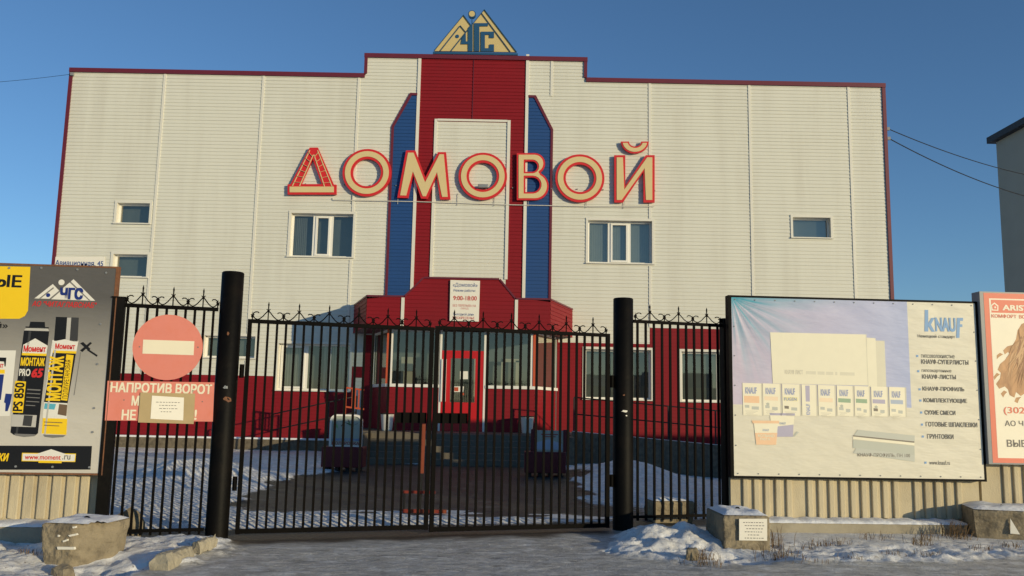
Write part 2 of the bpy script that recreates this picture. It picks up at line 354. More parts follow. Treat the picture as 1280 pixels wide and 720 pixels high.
def ground_mat():
    m = bpy.data.materials.new('ground_snow_ice_asphalt'); m.use_nodes = True; n = m.node_tree.nodes; l = m.node_tree.links; b = n['Principled BSDF']
    tc = n.new('ShaderNodeTexCoord')
    def noise(sc, det=6, rough=.6, stretch=None):
        q = n.new('ShaderNodeTexNoise'); q.inputs['Scale'].default_value = sc; q.inputs['Detail'].default_value = det; q.inputs['Roughness'].default_value = rough
        v = tc.outputs['Object']
        if stretch:
            mp = n.new('ShaderNodeMapping'); mp.inputs['Scale'].default_value = stretch; l.new(v, mp.inputs['Vector']); v = mp.outputs[0]
        l.new(v, q.inputs['Vector']); return q.outputs['Fac']
    def ramp(x, p0, p1, c0=(0, 0, 0), c1=(1, 1, 1)):
        r = n.new('ShaderNodeValToRGB'); r.color_ramp.elements[0].position = p0; r.color_ramp.elements[1].position = p1
        r.color_ramp.elements[0].color = c0+(1,); r.color_ramp.elements[1].color = c1+(1,); l.new(x, r.inputs['Fac']); return r.outputs['Color']
    def mix(f, a, c):
        q = n.new('ShaderNodeMix'); q.data_type = 'RGBA'; l.new(f, q.inputs['Factor'])
        for s_, v in (('A', a), ('B', c)):
            if isinstance(v, tuple): q.inputs[s_].default_value = v+(1,)
            else: l.new(v, q.inputs[s_])
        return q.outputs['Result']
    def attr(nm): q = n.new('ShaderNodeAttribute'); q.attribute_name = nm; return q.outputs['Fac']
    def math_(op, a, c):
        q = n.new('ShaderNodeMath'); q.operation = op
        for i, v in enumerate((a, c)):
            if isinstance(v, (int, float)): q.inputs[i].default_value = v
            else: l.new(v, q.inputs[i])
        return q.outputs[0]
    asphalt = ramp(noise(30, 4), .3, .7, (.022, .024, .022), (.044, .046, .041))
    asphalt = mix(ramp(noise(.9, 7, .7), .42, .60), asphalt, (.055, .057, .050))
    asphalt = mix(ramp(noise(2.2, 8, .7, (.5, 2.5, 1)), .60, .68), asphalt, (.22, .22, .22))
    # packed icy street: grey brown ice with dirty and pale drawn-out patches
    ice = ramp(noise(5, 8, .7, (1, 2.2, 1)), .28, .70, (.25, .24, .22), (.66, .635, .585))
    ice = mix(ramp(noise(1.1, 7, .65, (1, 2.0, 1)), .50, .74), ice, (.28, .27, .245))
    ice = mix(ramp(noise(2.6, 8, .72, (1, 1.7, 1)), .50, .66), ice, (.74, .73, .70))
    ice = mix(ramp(noise(3.3, 8, .74, (1, 2.6, 1)), .55, .66), ice, (.17, .165, .145))
    ice = mix(ramp(noise(26, 5, .7), .57, .70), ice, (.80, .80, .80))
    base = mix(attr('road'), asphalt, ice)
    base = mix(attr('dirt'), base, ramp(noise(18, 6), .3, .7, (.045, .034, .023), (.10, .078, .052)))
    snowc = ramp(noise(5, 8, .72), .28, .60, (.55, .53, .49), (.86, .85, .83))
    snowc = mix(ramp(noise(17, 7, .78), .57, .68), snowc, (.20, .155, .11))
    e = math_('ADD', attr('snow'), math_('MULTIPLY', math_('SUBTRACT', noise(9, 7, .7, (1, 1.6, 1)), .5), 1.1))
    sm = ramp(e, .40, .60)
    l.new(mix(sm, base, snowc), b.inputs['Base Color'])
    rg = n.new('ShaderNodeMapRange'); l.new(sm, rg.inputs['Value']); rg.inputs['To Min'].default_value = .55; rg.inputs['To Max'].default_value = .8
    l.new(rg.outputs[0], b.inputs['Roughness']); b.inputs['Specular IOR Level'].default_value = .3
    h = math_('ADD', noise(12, 8, .7), math_('MULTIPLY', noise(45, 4), .35))
    bp = n.new('ShaderNodeBump'); bp.inputs['Strength'].default_value = .5; bp.inputs['Distance'].default_value = .04
    l.new(h, bp.inputs['Height']); l.new(bp.outputs[0], b.inputs['Normal'])
    return m
me.materials.append(ground_mat())

# ------------------------------------------------------------------ the shop building
B = thing('shop_building', (-1.3, 27, 0), 'big cream sided shop building with red and blue centre and stepped roofline', 'building')
PITCH_S = .117
ZT = 12.30; ZC = 13.0; XL, XR = -14.70, 12.15; XC0, XC1 = -4.98, 2.30
ZR_R0, ZR_R1 = FAC.hit(760, 429)[1], FAC.hit(860, 410)[1]; XSTEP = FAC.hit(812, 415)[0]
wins = []   # openings u0,z0,u1,z1
def wpx(x0, y0, x1, y1):
    b = FAC.box((x0, y0, x1, y1)); wins.append(b); return b
w_l1 = wpx(146, 254, 187, 279); w_l2 = wpx(141, 318, 184, 346); w_m = wpx(363, 267, 441, 321); w_rm = wpx(735, 276, 815, 329)
w_r1 = wpx(991, 272, 1038, 297); w_low = wpx(255, 420, 319, 447); w_big = wpx(347, 430, 437, 488); w_a = wpx(731, 437, 814, 499); w_b = wpx(852, 440, 930, 502)
vest = (-4.30, .2, 1.42, 3.70); wins.append(vest)
BL0, BL1, BR0, BR1 = -4.0, -3.24, .42, 1.20
def regions(z):
    """list of (x0, x1, colour) for the facade at height z"""
    cuts = []
    top = ZC if z > ZT else None
    xl, xr = (XC0, XC1) if top else (XL, XR)
    cuts.append((xl, xr, 'cream'))
    def over(a, b, c):
        nonlocal cuts
        out = []
        for x0, x1, k in cuts:
            if b <= x0 or a >= x1: out.append((x0, x1, k)); continue
            if x0 < a: out.append((x0, a, k))
            if x1 > b: out.append((b, x1, k))
        out.append((max(a, xl), min(b, xr), c)); cuts = sorted(out)
    if z > 3.7:
        over(-3.15, .33, 'red')
        if 5.3 < z < 10.80: over(-2.58, -.21, 'cream')
        if 4.6 < z < 11.66:
            if z < 10.55: over(BL0, BL1, 'blue'); over(BR0, BR1, 'blue')
    else: over(-4.6, 1.5, 'red')
    if z < 2.32: over(XL, -4.9, 'red')
    elif z < 2.75: over(-5.0, -4.3, 'red')
    if z < ZR_R0: over(1.4, XSTEP, 'red')
    if z < ZR_R1: over(XSTEP, XR, 'red')
    return cuts
joints = [-11.60, -8.34, -5.19, 1.18, 4.42, 7.71, 10.99]
sid = {'cream': MB(), 'red': MB(), 'blue': MB()}
z = .12; row = 0
while z < ZC-.01:
    z1 = min(z+PITCH_S, ZC)
    ed = sorted(set([z, z1]+[e for w in wins for e in (w[1], w[3]) if z+.002 < e < z1-.002]+([ZT] if z < ZT < z1 else [])))
    for za, zb in zip(ed[:-1], ed[1:]):
        zm = (za+zb)/2
        for x0, x1, c in regions(zm):
            segs = [(x0, x1)]
            for w in wins:
                if w[1]-.001 <= zm <= w[3]+.001:
                    ns = []
                    for a, b_ in segs:
                        if w[2] <= a or w[0] >= b_: ns.append((a, b_)); continue
                        if a < w[0]: ns.append((a, w[0]))
                        if b_ > w[2]: ns.append((w[2], b_))
                    segs = ns
            for a, b_ in segs:
                cc = [a]+[j for j in joints if a+.01 < j < b_-.01]+[b_]
                for q0, q1 in zip(cc[:-1], cc[1:]):
                    lip = .016+random.uniform(-.003, .003); tw = random.uniform(-.0015, .0015)
                    d0 = lip*(1-(za-z)/PITCH_S); d1 = lip*(1-(zb-z)/PITCH_S)
                    sid[c].quad(FAC.P(q0, za, d0), FAC.P(q1, za, d0+tw), FAC.P(q1, zb, d1+tw), FAC.P(q0, zb, d1))
                    if abs(za-z) < 1e-6: sid[c].quad(FAC.P(q0, za, -.004), FAC.P(q1, za, -.004), FAC.P(q1, za, d0+tw), FAC.P(q0, za, d0))
    z = z1; row += 1
def siding_rows(mb, pl, fn, z0, z1, mt=None, lip=.014, pitch=PITCH_S, dofs=0.0):
    z = z0
    while z < z1-.01:
        zb = min(z+pitch, z1); a, c = fn(z); a2, c2 = fn(zb)
        if c > a:
            dl = lip+random.uniform(-.002, .002)+dofs
            mb.quad(pl.P(a, z, dl), pl.P(c, z, dl), pl.P(c2, zb, dofs), pl.P(a2, zb, dofs), mt)
            mb.quad(pl.P(a, z, dofs-.003), pl.P(c, z, dofs-.003), pl.P(c, z, dl), pl.P(a, z, dl), mt)
        z = zb
sid['cream'].build('cream_siding', M['cream'], B); sid['red'].build('red_siding', M['red'], B)
for lo, hi, f_ in ((BL0, BL1, lambda z: (BL0+max(0, z-10.55)/1.11*(BL1-BL0)*.72, BL1)), (BR0, BR1, lambda z: (BR0, BR1-max(0, z-10.55)/1.11*(BR1-BR0)*.72))):
    b = MB(); siding_rows(b, FAC, f_, 4.6, 11.66, dofs=.017); b.build('blue_siding', M['blue'], B)
# side and rear walls, roof
b = MB(); b.box((XL, 27.45, -.5), (XR, 41, 12.2)); b.build('rear_walls', M['cream'], B)
b = MB(); b.box((XL, 27.02, -.5), (XL+.2, 27.44, 12.2)); b.box((XR-.2, 27.02, -.5), (XR, 27.44, 12.2)); b.build('side_wall', M['cream'], B)
b = MB(); b.box((XC0, 27.01, 12.32), (XC1, 27.40, 12.98)); b.build('raised_parapet', M['cream'], B)
# joint strips
b = MB()
for j in joints:
    zt = ZC-.05 if XC0 < j < XC1 else ZT-.05
    for (lo, hi) in [(.15, zt)]:
        segs = [(lo, hi)]
        for w in wins:
            if w[0]-.05 < j < w[2]+.05:
                segs = [q for s_ in segs for q in ((s_[0], min(s_[1], w[1]-.08)), (max(s_[0], w[3]+.08), s_[1])) if q[1]-q[0] > .1]
        lim = 2.32 if j < -4.9 else (ZR_R0 if j < XSTEP else ZR_R1)
        if j == 1.18: segs = [(11.70, zt)]
        for a, c in segs:
            a = max(a, lim)
            if c > a: b = MB(); b.pbox(FAC, j-.04, j+.04, a, c, .0, .030); b.build('joint_strip', M['trim'], B)
b = MB()
for (u, z0, z1, w) in ((-3.20, 4.6, ZC-.05, .05), (.375, 4.6, ZC+.12, .05), (-2.60, 5.56, 10.84, .045), (-.20, 5.56, 10.84, .05)):
    b = MB(); b.pbox(FAC, u-w, u+w, z0, z1, .0, .045); b.build('vertical_trim', M['trim'], B)
b = MB(); b.pbox(FAC, -2.55, -.25, 10.78, 10.85, 0, .04); b.build('top_trim', M['trim'], B)
for sgn, (xo, xi) in ((1, (BL0, BL1)), (-1, (BR1, BR0))):
    b = MB(); b.pbox(FAC, min(xo-.05*sgn, xo+.03*sgn), max(xo-.05*sgn, xo+.03*sgn), 4.6, 10.56, 0, .052)
    xt = xo+(xi-xo)*.72
    b.prism(FAC, [(xo-.05*sgn, 10.56), (xo+.03*sgn, 10.54), (xt+.03*sgn, 11.63), (xt-.03*sgn, 11.71)], 0, .053)
    b.prism(FAC, [(xt-.03*sgn, 11.71), (xt+.03*sgn, 11.63), (xi, 11.63), (xi, 11.71)], 0, .054)
    b.build('wing_edging', M['maroon'], B)
b = MB(); b.pbox(FAC, -1.42, -1.40, 10.86, 12.9, 0, .03); b.build('centre_seam', M['maroon'], B)
b = MB()      # parapet and corner flashing
for (x0, x1, zz) in ((XL-.06, XC0-.02, ZT), (XC0-.06, XC1+.06, ZC), (XC1+.02, XR+.06, ZT)):
    b.box((x0, 26.93, zz-.09), (x1, 27.44, zz+.05))
for x, s_ in ((XC0, -1), (XC1, 1)): b.box((x-.05, 26.94, ZT+.052), (x+.05, 27.43, ZC-.092))
for x in (XL, XR): b.box((x-.055, 26.95, 0.1), (x+.055, 27.3, ZT-.092))
b.build('roof_flashing', M['maroon'], B)

def window(name, w, mulls=(), sash=None, content='dark', recess=.16, frame=.055, parent=B, pl=FAC, casing=.075, sillmat=None):
    u0, z0, u1, z1 = w
    b = MB()      # casing proud of the siding + reveal
    c = casing
    if c:
        b.pbox(pl, u0-c, u1+c, z1, z1+c, .0, .036); b.pbox(pl, u0-c, u0, z0, z1, .0, .034); b.pbox(pl, u1, u1+c, z0, z1, .0, .034)
    t = .012
    b.pbox(pl, u0-t, u0, z0, z1, -recess-.06, -.001); b.pbox(pl, u1, u1+t, z0, z1, -recess-.06, -.001)
    b.pbox(pl, u0-t, u1+t, z1+.001, z1+t, -recess-.06, -.002)
    win = b.build('window', M['trim'], parent)
    b = MB(); b.pbox(pl, u0-c, u1+c, z0-.035, z0-.001, -recess, .075); b.build('sill', sillmat or M['trim'], win)
    b = MB(); d0, d1 = -recess-.06, -recess
    b.pbox(pl, u0, u1, z1-frame, z1, d0, d1); b.pbox(pl, u0, u1, z0, z0+frame, d0, d1)
    b.pbox(pl, u0, u0+frame, z0+frame, z1-frame, d0, d1); b.pbox(pl, u1-frame, u1, z0+frame, z1-frame, d0, d1)
    xsx = [u0+frame]
    for q in mulls:
        x = u0+(u1-u0)*q; b.pbox(pl, x-.045, x+.045, z0+frame, z1-frame, d0, d1); xsx += [x-.045, x+.045]
    xsx.append(u1-frame)
    b.build('frame', M['pvc'], win)
    if sash is not None:
        a, c_ = xsx[2*sash], xsx[2*sash+1]; f = .06; b = MB()
        b.pbox(pl, a, c_, z1-frame-f, z1-frame-.002, d0+.01, d1+.03); b.pbox(pl, a, c_, z0+frame+.002, z0+frame+f, d0+.01, d1+.03)
        b.pbox(pl, a, a+f, z0+frame+f, z1-frame-f, d0+.01, d1+.03); b.pbox(pl, c_-f, c_, z0+frame+f, z1-frame-f, d0+.01, d1+.03)
        b.build('sash', M['pvc'], win)
    for k in range(len(xsx)//2):
        b = MB(); b.quad(pl.P(xsx[2*k], z0+frame, -recess-.03), pl.P(xsx[2*k+1], z0+frame, -recess-.03), pl.P(xsx[2*k+1], z1-frame, -recess-.03), pl.P(xsx[2*k], z1-frame, -recess-.03))
        b.build('pane', M['glass'], win)
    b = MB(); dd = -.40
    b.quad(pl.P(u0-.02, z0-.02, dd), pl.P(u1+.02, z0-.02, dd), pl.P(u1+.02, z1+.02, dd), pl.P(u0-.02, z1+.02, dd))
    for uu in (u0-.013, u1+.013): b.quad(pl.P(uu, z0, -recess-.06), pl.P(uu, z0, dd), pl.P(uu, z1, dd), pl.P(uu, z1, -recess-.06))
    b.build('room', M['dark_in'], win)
    if content in ('blind', 'curtain'):
        b = MB(); nn = 26
        for k in range(nn):
            a = u0+frame+(u1-u0-2*frame)*k/nn; c_ = u0+frame+(u1-u0-2*frame)*(k+.93)/nn
            if content == 'curtain' and .42 < k/nn < .58: continue
            b.quad(pl.P(a, z0+.05, -.30), pl.P(c_, z0+.05, -.275), pl.P(c_, z1-.05, -.275), pl.P(a, z1-.05, -.30))
        b.build('blind' if content == 'blind' else 'curtain', M[content], win)
    if content == 'drape':        # a gathered curtain at the left edge only
        b = MB()
        for k in range(7):
            a = u0+frame+.06*k; b.quad(pl.P(a, z0+.06, -.30), pl.P(a+.055, z0+.06, -.27), pl.P(a+.045, z1-.1, -.27), pl.P(a-.01, z1-.1, -.30))
        b.build('curtain', M['curtain'], win)
    return win
window('w', w_l1, content='dark', frame=.05); window('w', w_l2, content='dark', frame=.05)
window('w', w_m, (.36, .64), 1, 'drape'); window('w', w_rm, (.34, .655), 1, 'blind'); window('w', w_r1, content='blind', frame=.05)
window('w', w_low, (.5,), content='dark'); window('w', w_big, (.38, .70), 0, 'curtain'); window('w', w_a, (.49,), content='dark'); window('w', w_b, (.60,), content='dark')

# entrance canopy
KY = 24.5; K = Plane(0, KY, 0); ZK0 = 3.74
front = K.pts([(459, 370), (506, 370.5), (518, 356.5), (530, 348), (624, 350), (644, 375.5), (688, 376)])
zl = (front[0][1]+front[-1][1])/2; zc = (front[3][1]+front[4][1])/2
front = [(front[0][0], zl), (front[1][0], zl), (front[2][0], zl+.27), (front[3][0], zc), (front[4][0], zc), (front[5][0], zl), (front[6][0], zl)]
uL, uR = front[0][0], front[-1][0]
wL = FAC.hit(443, 382.6)[0]; wR = FAC.hit(715.6, 388)[0]
def kfn(z):
    if z < zl: return (uL, uR)
    if z < zl+.27: return (front[1][0]+(front[2][0]-front[1][0])*(z-zl)/.27, front[5][0]+(front[4][0]-front[5][0])*(z-zl)/(zc-zl))
    return (front[2][0]+(front[3][0]-front[2][0])*(z-zl-.27)/(zc-zl-.27), front[5][0]+(front[4][0]-front[5][0])*(z-zl)/(zc-zl))
b = MB(); siding_rows(b, K, kfn, ZK0, zc)
SL = Plane.through((wL, 27), (uL, KY)); lenL = math.hypot(uL-wL, KY-27)
SR = Plane.through((uR, KY), (wR, 27)); lenR = math.hypot(uR-wR, KY-27)
siding_rows(b, SL, lambda z: (0, lenL), ZK0, zl); siding_rows(b, SR, lambda z: (0, lenR), ZK0, zl)
can = b.build('entrance_canopy', M['red'], B)
b = MB()
b.add([(wL, 27, zl-.01), (uL, KY, zl-.01), (uR, KY, zl-.01), (wR, 27, zl-.01)], [(0, 1, 2, 3)])
b.prism(K, [(front[1][0]+.02, zl), (front[2][0]+.02, zl+.26), (front[3][0], zc-.01), (front[4][0], zc-.01), (front[5][0]-.02, zl)], -.3, -.02)
b.build('canopy_roof', M['maroon'], can)
b = MB(); b.add([(wL, 27, ZK0), (wR, 27, ZK0), (uR, KY, ZK0), (uL, KY, ZK0)], [(0, 1, 2, 3)]); b.build('canopy_soffit', M['maroon'], can)
b = MB()
for i in range(len(front)-1):
    a, c = front[i], front[i+1]; L = math.hypot(c[0]-a[0], c[1]-a[1]); nx_, nz_ = -(c[1]-a[1])/L*.05, (c[0]-a[0])/L*.05
    b.prism(K, [a, c, (c[0]+nx_, c[1]+nz_), (a[0]+nx_, a[1]+nz_)], -.08, .03)
for pl, ln in ((SL, lenL), (SR, lenR)): b.pbox(pl, .0, ln, zl+.002, zl+.05, -.05, .022)
b.build('canopy_edge', M['maroon'], can)
for px in (503.5, 645.5):
    b = MB(); u = K.hit(px, 385)[0]; b.pbox(K, u-.045, u+.045, ZK0, zl-.01, 0, .035); b.build('canopy_trim', M['trim'], can)

# glazed vestibule below the canopy: chamfered bay
VY = 25.05; V = Plane(0, VY, 0)
va, vb = V.hit(484, 483)[0], V.hit(668, 487)[0]; vwl, vwr = va-.75, vb+.75
ZF = .80; ZS = V.hit(575, 485)[1]; ZTP = ZK0-.005
PL_ = Plane.through((vwl, 27), (va, VY)); lL = math.hypot(.75, 27-VY); PR_ = Plane.through((vb, VY), (vwr, 27)); lR = lL
dl, dr = V.hit(551, 490)[0], V.hit(604, 490)[0]
b = MB(); siding_rows(b, V, lambda z: (va, dl-.06), ZF, ZS); siding_rows(b, PL_, lambda z: (0, lL), ZF, ZS); ves = b.build('vestibule', M['red'], B)
b = MB(); siding_rows(b, V, lambda z: (dr+.06, vb), ZF, ZS); siding_rows(b, PR_, lambda z: (0, lR), ZF, ZS); b.build('vestibule_wall', M['red'], ves)
b = MB()
for pl, a, c in ((V, va, dl-.06), (V, dr+.06, vb), (PL_, 0, lL), (PR_, 0, lR)): b.pbox(pl, a, c, ZS+.001, ZS+.09, -.08, .045)
b.build('vestibule_sill', M['pvc'], ves)
def glazed(pl, a, c, z0, z1, mulls=(), f=.06):
    b = MB(); b.pbox(pl, a, a+f, z0, z1, -.06, .012); b.pbox(pl, c-f, c, z0, z1, -.06, .012); b.pbox(pl, a+f, c-f, z1-f, z1, -.06, .012)
    xs_ = [a+f]
    for q in mulls: x = a+(c-a)*q; b.pbox(pl, x-.035, x+.035, z0, z1-f, -.06, .012); xs_ += [x-.035, x+.035]
    xs_.append(c-f)
    fr = b.build('vestibule_window', M['pvc'], ves)
    for k in range(len(xs_)//2):
        b = MB(); b.quad(pl.P(xs_[2*k], z0, -.03), pl.P(xs_[2*k+1], z0, -.03), pl.P(xs_[2*k+1], z1-f, -.03), pl.P(xs_[2*k], z1-f, -.03)); b.build('pane', M['glass'], ves)
glazed(V, va+.06, dl-.08, ZS+.092, ZTP, ()); glazed(V, dr+.08, vb-.06, ZS+.092, ZTP, ())
glazed(PL_, .05, lL-.08, ZS+.092, ZTP); glazed(PR_, .08, lR-.05, ZS+.092, ZTP)
for u in (va, vb): b = MB(); b.pbox(V, u-.055, u+.055, ZS+.092, ZTP, -.06, .03); b.build('corner_post', M['orange'], ves)
b = MB(); b.pbox(V, dl-.058, dl, ZF, ZTP, -.06, .02); b.pbox(V, dr, dr+.058, ZF, ZTP, -.06, .02); b.build('door_jamb', M['pvc'], ves)
b = MB(); b.quad((vwl, 26.9, ZF), (vwr, 26.9, ZF), (vwr, 26.9, ZTP), (vwl, 26.9, ZTP)); b.build('inner_wall', M['dark_in'], ves)
b = MB()     # pale things inside: inner door frames and a pale panel behind the glass
for x0, x1, z0, z1 in ((va+.2, va+.55, ZS-.6, 3.0), (va+1.05, va+1.18, ZF, 3.1), (vb-1.0, vb-.93, ZF, 3.0), (vb-.55, vb-.45, ZF, 2.95), (vb-1.0, vb-.45, 2.9, 3.0), (dr-.35, dr-.15, ZF, 3.0)):
    b.box((x0, 26.5, z0), (x1, 26.6, z1))
b.build('inner_frame', M['beige_in'], ves)
# door
ZD = V.hit(578, 441)[1]
b = MB()
f = .16; u0, u1 = dl+.005, dr-.005
dg0, dg1 = V.hit(563, 470)[0], V.hit(594, 470)[0]; zg0, zg1 = V.hit(578, 503)[1], V.hit(578, 448)[1]
b.pbox(V, u0, dg0, ZF, ZD, -.05, .01); b.pbox(V, dg1, u1, ZF, ZD, -.05, .01); b.pbox(V, dg0, dg1, ZF, zg0, -.05, .01); b.pbox(V, dg0, dg1, zg1, ZD, -.05, .01)
door = b.build('door', M['redbright'], B)
b = MB(); b.quad(V.P(dg0, zg0, -.02), V.P(dg1, zg0, -.02), V.P(dg1, zg1, -.02), V.P(dg0, zg1, -.02)); b.build('pane', M['glass'], door)
b = MB()
for px in (552.5, 557): 
    u = V.hit(px, 470)[0]; b.pbox(V, u-.022, u+.022, V.hit(px, 502)[1], V.hit(px, 449)[1], .03, .06)
    for zz in (V.hit(px, 498)[1], V.hit(px, 453)[1]): b.pbox(V, u-.012, u+.012, zz-.012, zz+.012, .01, .03)
b.build('handle', M['pvc'], door)
b = MB(); b.flat(V, [(575, 464), (585, 464), (585, 474), (575, 474)], .003); b.build('door_notice', M['paper'], door)
b = MB(); b.flat(V, [(567, 483), (580, 483), (579, 490), (567, 490)], .003); b.build('door_notice', M['paper'], door)
for q in ([(568, 484), (573, 484), (573, 489), (568, 489)], [(575, 491), (580, 491), (580, 494), (575, 494)]): b = MB(); b.flat(V, q, .006); b.build('orange_sticker', M['orange'], door)
b = MB(); b.quad(V.P(dl, ZD+.06, -.03), V.P(dr, ZD+.06, -.03), V.P(dr, ZTP, -.03), V.P(dl, ZTP, -.03)); b.build('transom_pane', M['glass'], ves)
b = MB(); b.pbox(V, dl, dr, ZD+.002, ZD+.06, -.05, .01); b.build('transom_bar', M['redbright'], ves)
# plinth of the left wing
b = MB(); b.box((XL-.05, 26.75, -.3), (-4.75, 27.2, .38)); b.build('stone_plinth', M['stone'], B)
b = MB(); b.box((XL-.05, 26.72, .382), (-4.75, 26.98, .44)); b.build('plinth_snow', M['snow'], B, bevel=.02)
b = MB(); b.box((1.5, 26.85, -.5), (XR, 26.99, .12)); b.build('stone_plinth', M['stone'], B)

# ------------------------------------------------------------------ porch, ramp, rails
PX0, PX1 = -3.75, .95
ph = thing('porch', (-1.4, 23.6, 0), 'grey tiled porch with steps in front of the red shop door', 'porch')
b = MB(); b.box((vwl-.4, 23.7, -.2), (vwr+.4, 26.85, ZF-.004)); b.build('landing', M['tile'], ph)
b = MB()
for k in range(5):
    b.box((PX0, 22.4+.26*k, -.2+.0*k), (PX1, 22.4+.26*(k+1)-.001, .16*(k+1)-.006*k))
b.build('steps', M['tile'], ph, bevel=.012)
for x0, x1 in ((PX0-.75, PX0-.003), (PX1+.003, PX1+.75)):
    b = MB(); b.box((x0, 22.35, -.3), (x1, 23.69, ZF-.02)); b.build('cheek_wall', M['stone'], ph)
rm = thing('ramp', (4.5, 23.5, 0), 'stone clad ramp sloping down to the right of the porch', 'ramp')
Rp = Plane(0, 23.4, 0); zr0 = Rp.hit(690, 537)[1]; xr0 = Rp.hit(690, 537)[0]; xr1, zr1 = Rp.hit(893, 556)
sl_ = (zr1-zr0)/(xr1-xr0); xe = 9.5; ze = zr0+sl_*(xe-xr0); xr0 = PX1+.76; zr0 = zr1+sl_*(xr0-xr1)
b = MB(); b.prism(Rp, [(xr0, -.7), (xe, -.7), (xe, ze), (xr0, zr0)], -.25, 0); b.build('side_wall', M['stone'], rm)
b = MB(); b.prism(Rp, [(xr0, -.7), (xe, -.7), (xe, ze-.06), (xr0, zr0-.06)], -1.7, -.252); b.build('ramp_slab', M['asph_con'], rm)
b = MB(); b.prism(Rp, [(xr0, zr0+.001), (xe, ze+.001), (xe, ze+.010), (xr0, zr0+.010)], -.2, -.02); b.build('snow_cap', M['snow'], rm)
def rail(name, pts, posts_h, r, m_, label, levels=(0, .45), parent=None, every=1.0):
    t = thing(name, pts[0], label, 'handrail')
    for lv in levels:
        b = MB(); b.tube([Vector(p)+Vector((0, 0, posts_h-lv)) for p in pts], r, 6); b.build('rail', m_, t, smooth=True)
    for i in range(len(pts)-1):
        a, c = Vector(pts[i]), Vector(pts[i+1]); n_ = max(1, round((c-a).length/every))
        for k in range(n_+1):
            if k == 0 and i > 0: continue
            p = a+(c-a)*k/n_; b = MB(); b.sbar(p-Vector((0, 0, .03)), p+Vector((0, 0, posts_h)), r*2.2); b.build('post', m_, t)
    return t
rail('handrail', [(xr0+.05, 23.55, zr0), (xe, 23.55, ze)], .92, .018, M['cable'], 'thin dark handrail along the ramp right of the porch', every=1.3)
rail('handrail', [(PX0-.6, 24.4, ZF), (PX0-3.0, 24.6, .25)], .95, .018, M['cable'], 'long dark handrail running down from the left end of the porch', every=.8)
t = thing('railing', (-4.45, 24.0, ZF), 'short orange railing with upright bars at the left end of the porch', 'railing')
RA = Plane(0, 23.9, 0)
for px, py0, py1 in ((432.5, 484, 524), (441, 485, 509), (444.5, 485.5, 509.5), (449, 486, 510), (454, 487, 511)):
    u, zt = RA.hit(px, py0); zb = RA.hit(px, py1)[1]
    b = MB(); b.sbar(RA.P(u, min(zb, ZF-.02) if px < 434 else zb, 0), RA.P(u, zt, 0), .05 if px < 434 else .032); b.build('bar', M['orange'], t)
for y0, y1 in ((484.5, 487.5), (508.5, 511.5)):
    u0, za = RA.hit(432, y0); u1, zb = RA.hit(455, y1); b = MB(); b.sbar(RA.P(u0, za), RA.P(u1, zb), .045); b.build('rail', M['orange'], t)
# bins on the porch
def bin_(x, y, label, col):
    t = thing('litter_bin', (x, y, ZF), label, 'bin', 'litter bins at the shop door')
    n = 14; b = MB(); prof = [(.13, 0), (.15, .03), (.19, .45), (.20, .47), (.17, .47), (.12, .10)]
    vs = []; fs = []
    for r, zz in prof: vs += [(x+r*math.cos(2*math.pi*k/n), y+r*math.sin(2*math.pi*k/n), ZF+zz) for k in range(n)]
    for i in range(len(prof)-1): fs += [(i*n+k, i*n+(k+1) % n, (i+1)*n+(k+1) % n, (i+1)*n+k) for k in range(n)]
    fs.append(tuple((len(prof)-1)*n+k for k in range(n)))
    b.add(vs, fs); b.build('bin_body', col, t, smooth=True)
    b = MB(); b.tube([(x+.205*math.cos(2*math.pi*k/n), y+.205*math.sin(2*math.pi*k/n), ZF+.47) for k in range(n+1)], .012, 5); b.build('bin_rim', M['cable'], t)
p = V.hit(484, 530); bin_(V.hit(484, 525, .5)[0], VY-.5, 'white tapered litter bin left of the shop door', M['pvc'])
bin_(V.hit(659, 528, .5)[0], VY-.5, 'pale tapered litter bin right of the shop door', M['paper'])

# ------------------------------------------------------------------ letter sign on the facade
LP = Plane(0, 26.86, 0)
sg = thing('letter_sign', (-1.0, 26.8, 8.0), 'large tan shop name letters with red rims across the facade', 'sign')
def c4(l): return [(340+x/4.923, 160+y/4.923) for x, y in l]
def c5(l): return [(560+x/4.571, 160+y/4.571) for x, y in l]
def uv(l): return LP.pts(l)
def circ(c, r, n=56, ry=None): return [(c[0]+r*math.cos(2*math.pi*k/n), c[1]+(ry or r)*math.sin(2*math.pi*k/n)) for k in range(n)]
D0, D1 = -.085, 0.0; RIM = .078
def letter(outer, holes=(), faces=None):
    b = MB(); fill_loops(b, LP, [outer]+list(holes), D0, D1, M['letter_red']); o = b.build('letter', None, sg)
    b = MB(); fill_loops(b, LP, faces if faces else [inset(outer, RIM)]+[inset(h, -RIM) for h in holes], D1+.002, D1+.014, M['letter_tan']); b.build('letter_face', None, o)
    for zz, du in ((.3, 0),):
        pass
    return o
